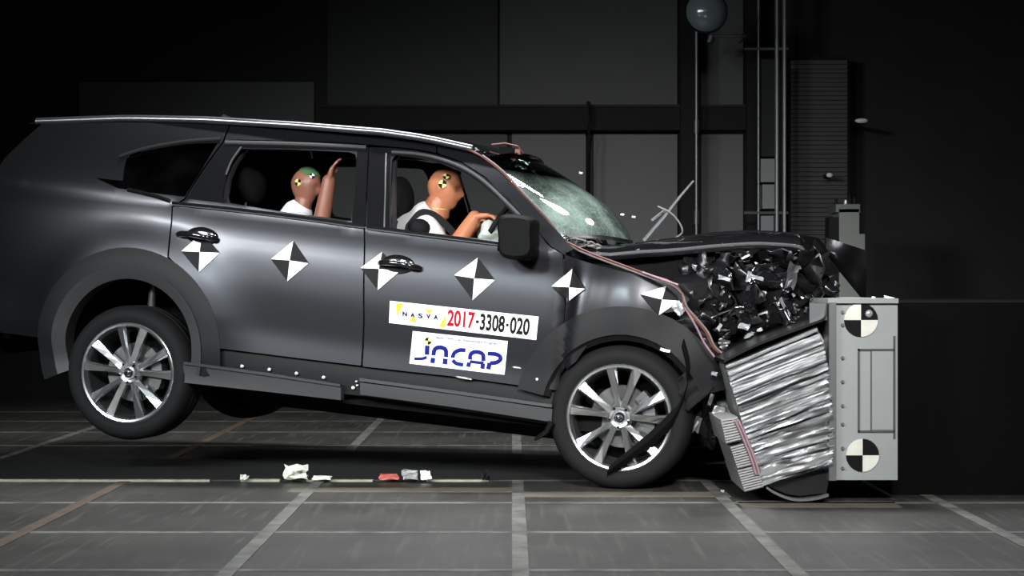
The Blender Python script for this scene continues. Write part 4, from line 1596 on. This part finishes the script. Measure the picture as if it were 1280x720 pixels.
for k in range(16):
    u, v = rw.uniform(865, 990), rw.uniform(330, 430)
    pts = []
    y = -rw.uniform(.65, .85)
    for j in range(5):
        x, z = ipx(u, v, y)
        pts.append((x, y, z))
        u += rw.uniform(-14, 22)
        v += rw.uniform(-14, 24)
        y += rw.uniform(-.03, .03)
        if v > 445 - (u - 907) * .43 and u > 900:
            v -= 30
    MB().tube(crs(pts, 4), rw.choice((.006, .008, .012, .016)), 7).build('hose', 'plastic' if k % 4 else 'sheet', wreck, True)
# larger named remains: wing peak, headlamp, bumper skin, strut tower
for nm, u, v, y, sx_, sy_, mt, tl in (('wing_remnant', 872, 352, -.78, .26, .16, 'plastic', .3), ('strut_tower', 868, 348, -.7, .12, .14, 'sheet', .4), ('bumper_skin', 1000, 365, -.78, .28, .3, 'gloss_black', .5),
                                      ('grille_piece', 930, 362, -.82, .24, .16, 'plastic', .5), ('headlamp_body', 968, 345, -.8, .24, .13, 'gloss_black', .5), ('liner_piece', 880, 470, -.86, .14, .34, 'rubber', .3),
                                      ('crossmember', 890, 530, -.8, .12, .2, 'plastic', .3), ('torn_skin', 849, 386, -.95, .05, .06, 'shard', .3), ('liner_piece', 845, 415, -.86, .3, .1, 'clad', .3)):
    x, z = ipx(u, v, y)
    m_ = MB()
    crumpled(m_, (x, y, z), sx_, sy_, rw, rbasis(rw, tl), .16, 7)
    m_.build(nm, mt, wreck, 1.5)
# bent brackets and pale pieces near the honeycomb
for (u, v, w_, h_, mt) in ((898, 515, .055, .05, 'honey'), (893, 467, .03, .02, 'shard'), (888, 500, .02, .06, 'sheet'), (872, 530, .03, .08, 'sheet'), (832, 438, .05, .015, 'white'), (905, 428, .05, .03, 'sheet'), (930, 408, .05, .03, 'shard'),
                           (990, 345, .05, .12, 'sheet'), (905, 348, .06, .02, 'shard'), (946, 347, .06, .02, 'shard'), (936, 346, .02, .05, 'shard')):
    x, z = ipx(u, v, -.93)
    m_ = MB()
    crumpled(m_, (x, -.93, z), w_, h_, rw, (Vector((1, 0, -.15)).normalized(), Vector((.15, 0, 1)).normalized(), Vector((0, -1, 0))), .2, 3)
    m_.build('broken_bracket', mt, wreck)

# ------------------------------------------------------------------ barrier
YB = 8.2
bar = empty('deformable_barrier', (1.5, YB, 0), 'grey steel barrier block with crushed aluminium honeycomb, on the right', 'barrier')
B = lambda u, v, Y=YB: wp(u, v, Y) - bar.location
a, b = B(1043, 600), B(1122, 376)
MB().box((a.x, .0, a.z), (b.x, 1.1, b.z)).build('block', 'block', bar)
a2, b2 = B(1034, 379), B(1122, 373)
MB().box((a2.x, -.02, a2.z), (b2.x, 1.12, b2.z + .0)).build('top_plate', 'block', bar)
MB().box((B(1035, 0).x, -.03, B(0, 600).z), (B(1044, 0).x, 1.1, B(0, 378).z)).build('back_plate', 'steel', bar)
# recessed hatch outline
for (u0, v0, u1, v1) in ((1072, 436, 1118, 438.5), (1072, 538, 1118, 540.5), (1072, 436, 1074.5, 540), (1088, 438, 1089.3, 539), (1116.5, 420, 1119, 548)):
    a, b = B(u0, v1), B(u1, v0)
    MB().box((a.x, -.006, a.z), (b.x, .004, b.z)).build('hatch_edge', 'line', bar)
a, b = B(1090, 537), B(1116, 439)
MB().box((a.x, -.004, a.z), (b.x, .004, b.z)).build('hatch', 'block', bar)
for v in (390, 406, 447, 477, 507, 530, 560, 585):
    p = B(1053, v)
    MB().lathe([(0, -.014), (.007, -.014), (.008, 0)], 6, 'y', p).build('bolt', 'steel', bar)
for (u, v, r) in ((1076, 400, .079), (1078, 569, .077)):
    p = B(u, v)
    t = roundel(bar, (p.x, -.006, p.z), (0, -1, 0), r, ('black', pmat('target_white', (.62, .62, .55), .6, noise=.25, nscale=14)), 'round_target')
    if v == 400:
        MB().ell((p.x + .037, -.008, p.z + .03), (.018, .01, .018), 12).build('tape_patch', 'shard', bar, True)

# pleated foil skin of the crushed honeycomb
LFT = [(907, 456), (913, 478), (922, 507), (931, 540), (941, 572), (955, 607)]
RGT = [(1021, 409), (1030, 432), (1036, 462), (1040, 500), (1043, 545), (1041, 583)]


def poly_at(P_, t):
    i = t * (len(P_) - 1)
    k = min(int(i), len(P_) - 2)
    f = i - k
    return Vector((P_[k][0] * (1 - f) + P_[k + 1][0] * f, P_[k][1] * (1 - f) + P_[k + 1][1] * f))


rf = random.Random(5)
NL = 42
edge_ts = [0]
for i in range(NL):
    edge_ts.append(edge_ts[-1] + rf.uniform(.6, 1.4))
edge_ts = [t / edge_ts[-1] for t in edge_ts]
NS = 22
wob = [[rf.gauss(0, 1) for _ in range(NS + 1)] for _ in range(NL + 1)]
for row in wob:
    for _ in range(9):
        row[:] = [(row[max(i - 1, 0)] + 2 * row[i] + row[min(i + 1, NS)]) / 4 for i in range(NS + 1)]


def foil_pt(i, s, mid):
    """valley line i (mid=0) or the ridge between i and i+1 (mid=1)"""
    t = edge_ts[i] if not mid else edge_ts[i] * (1 - fr[i]) + edge_ts[i + 1] * fr[i]
    a_, b_ = poly_at(LFT, t), poly_at(RGT, t)
    p = a_.lerp(b_, s)
    k = int(s * NS + .5)
    w_ = wob[i][k]
    v = p.y + w_ * 2.6 * (.25 + t)
    Y = YB - .02 - (.026 * dep[i] if mid else 0) + .018 * w_ * (.3 + t) + .006 * math.sin(s * 5 + i * 2.1) * t
    return B(p.x + .4 * w_, v, Y)


fr = [rf.uniform(.3, .7) for _ in range(NL)]
dep = [rf.uniform(.5, .95) for _ in range(NL)]
for i in range(NL):
    m_ = MB()
    rows = [[foil_pt(i, k / NS, 0) for k in range(NS + 1)], [foil_pt(i, k / NS, 1) for k in range(NS + 1)], [foil_pt(i + 1, k / NS, 0) for k in range(NS + 1)]]
    rows = [[p + Vector((0, .10, .004)) for p in rows[0]]] + rows + [[p + Vector((0, .10, 0)) for p in rows[2]]]
    n = NS + 1
    m_.add([p for r in rows for p in r], [[j * n + k, j * n + k + 1, (j + 1) * n + k + 1, (j + 1) * n + k][::-1] for j in range(4) for k in range(NS)])
    m_.build('foil_pleat', 'foil', bar)
# mass of the honeycomb behind the pleats
pts = [B(u, v, 8.32) for u, v in ((909, 457), (1022, 410), (1036, 440), (1042, 500), (1042, 590), (957, 607), (930, 540))]
k = len(pts)
back = [p + Vector((0, .75, 0)) for p in pts]
MB().add(pts + back, [list(range(k))] + [[k + j for j in range(k)][::-1]] + [[i, k + i, k + (i + 1) % k, (i + 1) % k] for i in range(k)]).build('honeycomb_mass', 'honey', bar)


def curved_plate(name, prof, y0, y1, th, mat):
    m_ = MB()
    P_ = [Vector(p) for p in prof]
    m_.grid(lambda s, t: Vector((P_[int(s * (len(P_) - 1) + .5)].x, y0 + (y1 - y0) * t, P_[int(s * (len(P_) - 1) + .5)].z)), len(P_) - 1, 2)
    m_.grid(lambda s, t: Vector((P_[int(s * (len(P_) - 1) + .5)].x, y0 + (y1 - y0) * t, P_[int(s * (len(P_) - 1) + .5)].z - th)), len(P_) - 1, 2, flip=True)
    m_.grid(lambda s, t: Vector((P_[int(s * (len(P_) - 1) + .5)].x, y0, P_[int(s * (len(P_) - 1) + .5)].z - th * t)), len(P_) - 1, 1, flip=True)
    return m_.build(name, mat, bar, True)


lo_ = crs([B(u, v) for u, v in ((957, 607), (968, 614), (985, 621), (1000, 623), (1020, 621), (1035, 617))], 4)
curved_plate('lower_skin', lo_, -.02, .8, .012, 'steel')
fpts = [B(u, v, 8.22) for u, v in ((956, 605), (970, 612), (985, 618), (1000, 620), (1033, 616), (1038, 590), (1000, 597))]
k = len(fpts)
MB().add(fpts + [p + Vector((0, .02, 0)) for p in fpts], [list(range(k)), [k + j for j in range(k)][::-1]] + [[i, k + i, k + (i + 1) % k, (i + 1) % k] for i in range(k)]).build('lower_cheek', 'plastic', bar)
up_ = crs([B(u, v) for u, v in ((905, 450), (940, 432), (980, 416), (1010, 405), (1030, 396), (1034, 380))], 4)
curved_plate('upper_skin', up_, -.01, .7, .012, 'plastic')
upq = [B(u, v, 8.23) for u, v in ((1012, 379), (1034, 379), (1034, 400), (1012, 407))]
MB().add(upq + [p + Vector((0, .01, 0)) for p in upq], [[3, 2, 1, 0], [4, 5, 6, 7], [0, 4, 7, 3], [1, 2, 6, 5], [0, 1, 5, 4], [2, 3, 7, 6]]).build('mount_flap', 'steel', bar)

# ridged bumper honeycomb pieces
for q in (((901, 525), (922, 521), (928, 550), (908, 555)), ((913, 559), (938, 552), (946, 580), (922, 586)), ((922, 588), (946, 582), (955, 609), (931, 615))):
    m_ = MB()
    nr = 9
    for i in range(nr):
        t0, t1 = i / nr, (i + .62) / nr
        A_, B_, C_, D_ = [Vector(p) for p in q]
        c4 = [A_.lerp(D_, t0), B_.lerp(C_, t0), B_.lerp(C_, t1), A_.lerp(D_, t1)]
        f4 = [B(p.x, p.y, 8.17) for p in c4]
        k4 = [p + Vector((0, .06, 0)) for p in f4]
        m_.add(f4 + k4, [[0, 3, 2, 1], [0, 1, 5, 4], [2, 3, 7, 6], [1, 2, 6, 5], [3, 0, 4, 7]])
    f4 = [B(p[0], p[1], 8.185) for p in q]
    k4 = [p + Vector((0, .5, 0)) for p in f4]
    m_.add(f4 + k4, [[0, 3, 2, 1], [4, 5, 6, 7], [0, 1, 5, 4], [2, 3, 7, 6], [1, 2, 6, 5], [3, 0, 4, 7]])
    m_.build('honeycomb_piece', 'honey', bar)
m_ = MB()
for d in (0, 4):
    m_.tube(crs([B(u + d, v, 8.15) for u, v in ((919, 525), (926, 540), (932, 555), (939, 572), (945, 592))], 4), .006, 6)
m_.build('pink_cable', 'pink_wire', bar, True)

# ------------------------------------------------------------------ loose things
fp = wp(1058, 335, 9.5)
frag = empty('bumper_fragment', fp, 'bent dark grey panel fragment flying above the barrier block', 'fragment')
m_ = MB()


def frg(s, t):
    u = 1033 + 50 * s
    v = 297 + 16 * s + (22 + 45 * s) * t
    return wp(u, v, 9.5 + .12 * s * s - .06 * math.sin(t * PI) + .02 * math.sin(9 * s + 4 * t)) - fp


m_.grid(frg, 10, 8, flip=True)
m_.grid(lambda s, t: frg(s, t) + Vector((0, .012, 0)), 10, 8)
m_.build('panel', 'plastic', frag, True)
MB().tube([frg(.1, .2) + Vector((0, .01, 0)), frg(.5, .6) + Vector((0, .04, 0)), frg(.9, .9) + Vector((0, .05, 0))], .012, 6).build('stiffening_rib', 'plastic', frag, True)


def scrap(name, u, v, w_, h_, mat, label, cat='debris', Y=9.04, rise=None):
    p = wp(u, v, Y)
    p.z = 0
    m_ = MB()
    t = empty(name, p, label, cat)
    rg = random.Random(int(u * 7 + v))
    hh = h_
    crumpled(m_, (0, 0, hh / 2 + .012), w_, hh, rg, (Vector((1, 0, 0)), Vector((0, .25, 1)).normalized(), Vector((0, -1, .25)).normalized()), .2, 4)
    zmin = min(q.z for q in m_.v)
    for q in m_.v:
        q.z += .013 - zmin
    m_.build('torn_piece', mat, t)
    m2_ = MB()
    crumpled(m2_, (.01, .03, .03), w_ * .8, .05, rg, (Vector((1, 0, 0)), Vector((0, 1, .2)).normalized(), Vector((0, -.2, 1)).normalized()), .2, 3)
    zmin = min(q.z for q in m2_.v)
    for q in m2_.v:
        q.z += .013 - zmin
    m2_.build('folded_edge', mat, t)
    return t


scrap('torn_scrap', 369, 600, .115, .075, 'debris_green', 'largest pale green torn scrap on the floor strip, left under the car')
scrap('torn_scrap', 304, 601, .03, .025, 'debris_green', 'tiny pale scrap at the left end of the floor debris')
scrap('red_scrap', 486, 600, .10, .03, 'debris_red', 'flat red and white scrap on the floor strip beneath the sill')
scrap('grey_scrap', 512, 600, .075, .05, 'debris_grey', 'grey triangular scrap on the floor strip beside the red scrap')
scrap('white_scrap', 532, 600, .05, .045, 'white', 'small white curled scrap right of the grey scrap on the floor')
scrap('pale_sliver', 402, 601, .09, .02, 'debris_green', 'low pale sliver on the floor just right of the green scrap')
scrap('black_scrap', 606, 600, .03, .05, 'black', 'small black upright scrap at the right end of the floor debris')
for (u, v, s_, lb) in ((372, 586, .03, 'small white flake flying just above the green floor scrap'), (1081, 388, .0, '')):
    if s_:
        p = wp(u, v, 9.0)
        m_ = MB()
        crumpled(m_, (0, 0, 0), .06, .018, rw, (Vector((1, 0, .2)).normalized(), Vector((0, .3, 1)).normalized(), Vector((0, -1, .3)).normalized()), .2, 3)
        o = m_.build('flying_flake', 'white')
        o.location = p
        tag(o, lb, 'debris')
bits = [(792, 271, 'bright chip flying just above the scuttle'), (778, 268, 'bright chip flying beside the lower windscreen edge'), (726, 216, 'tiny white chip flying above the windscreen'), (903, 600, 'tiny chip on the floor below the wrecked front'),
        (1092, 372, 'small bright chip lying on top of the barrier block'), (1112, 372, 'flat pale sliver lying on the far end of the barrier top')]
for k, (u, v, lb) in enumerate(bits):
    Y = 8.3 if u > 1080 else (8.5 if v > 500 else 9.2)
    p = wp(u, v, Y)
    m_ = MB()
    crumpled(m_, (0, 0, 0), .018 if k < 5 else .05, .010, rw, (Vector((1, 0, -.2)).normalized(), Vector((.2, .2, 1)).normalized(), Vector((0, -1, .2)).normalized()), .15, 2)
    o = m_.build('flying_chip' if k < 3 else 'loose_chip', 'white' if k != 3 else 'debris_grey')
    if v > 500:
        p.z = .02
    o.location = p
    tag(o, lb, 'debris')


# ------------------------------------------------------------------ lamps: placed where the windscreen would mirror them, as the photo shows
def ray_to_lamp(s, t, dist):
    """mirror direction of the camera ray at windscreen parameter s, t (world)"""
    p = MC @ ws(s, t)
    e = 1e-3
    du = (MC @ ws(s + e, t)) - p
    dv = (MC @ ws(s, t + e)) - p
    n_ = du.cross(dv).normalized()
    d = (p - Vector((0, 0, CAMH))).normalized()
    if n_.dot(d) > 0:
        n_ = -n_
    r = d - 2 * d.dot(n_) * n_
    return p, p + r * dist, r


def find_ws(u, v):
    best = None
    for i in range(41):
        for j in range(41):
            p = MC @ ws(i / 40, j / 40)
            uu, vv = 640 + FPX * p.x / p.y, 360 - FPX * (p.z - CAMH) / p.y
            k = (uu - u) ** 2 + (vv - v) ** 2
            # nearest surface towards the camera
            if best is None or k + 4 * p.y < best[0]:
                best = (k + 4 * p.y, i / 40, j / 40)
    return best[1], best[2]


for p, r_, tg_, lb in (((2.36, 10.80, 4.95), .15, (0, 9.5, .5), 'flood lamp nearest the back of the ceiling rig'), ((2.40, 11.17, 4.85), .15, (0, 9.5, .5), 'second flood lamp of the ceiling rig'),
                       ((2.85, 10.93, 4.80), .21, (0, 9.5, .5), 'third flood lamp of the ceiling rig'), ((3.40, 11.44, 4.20), .21, (0, 9.5, .5), 'foremost flood lamp of the ceiling rig')):
    hall_lamp(p, tg_, r_, 14, lb)
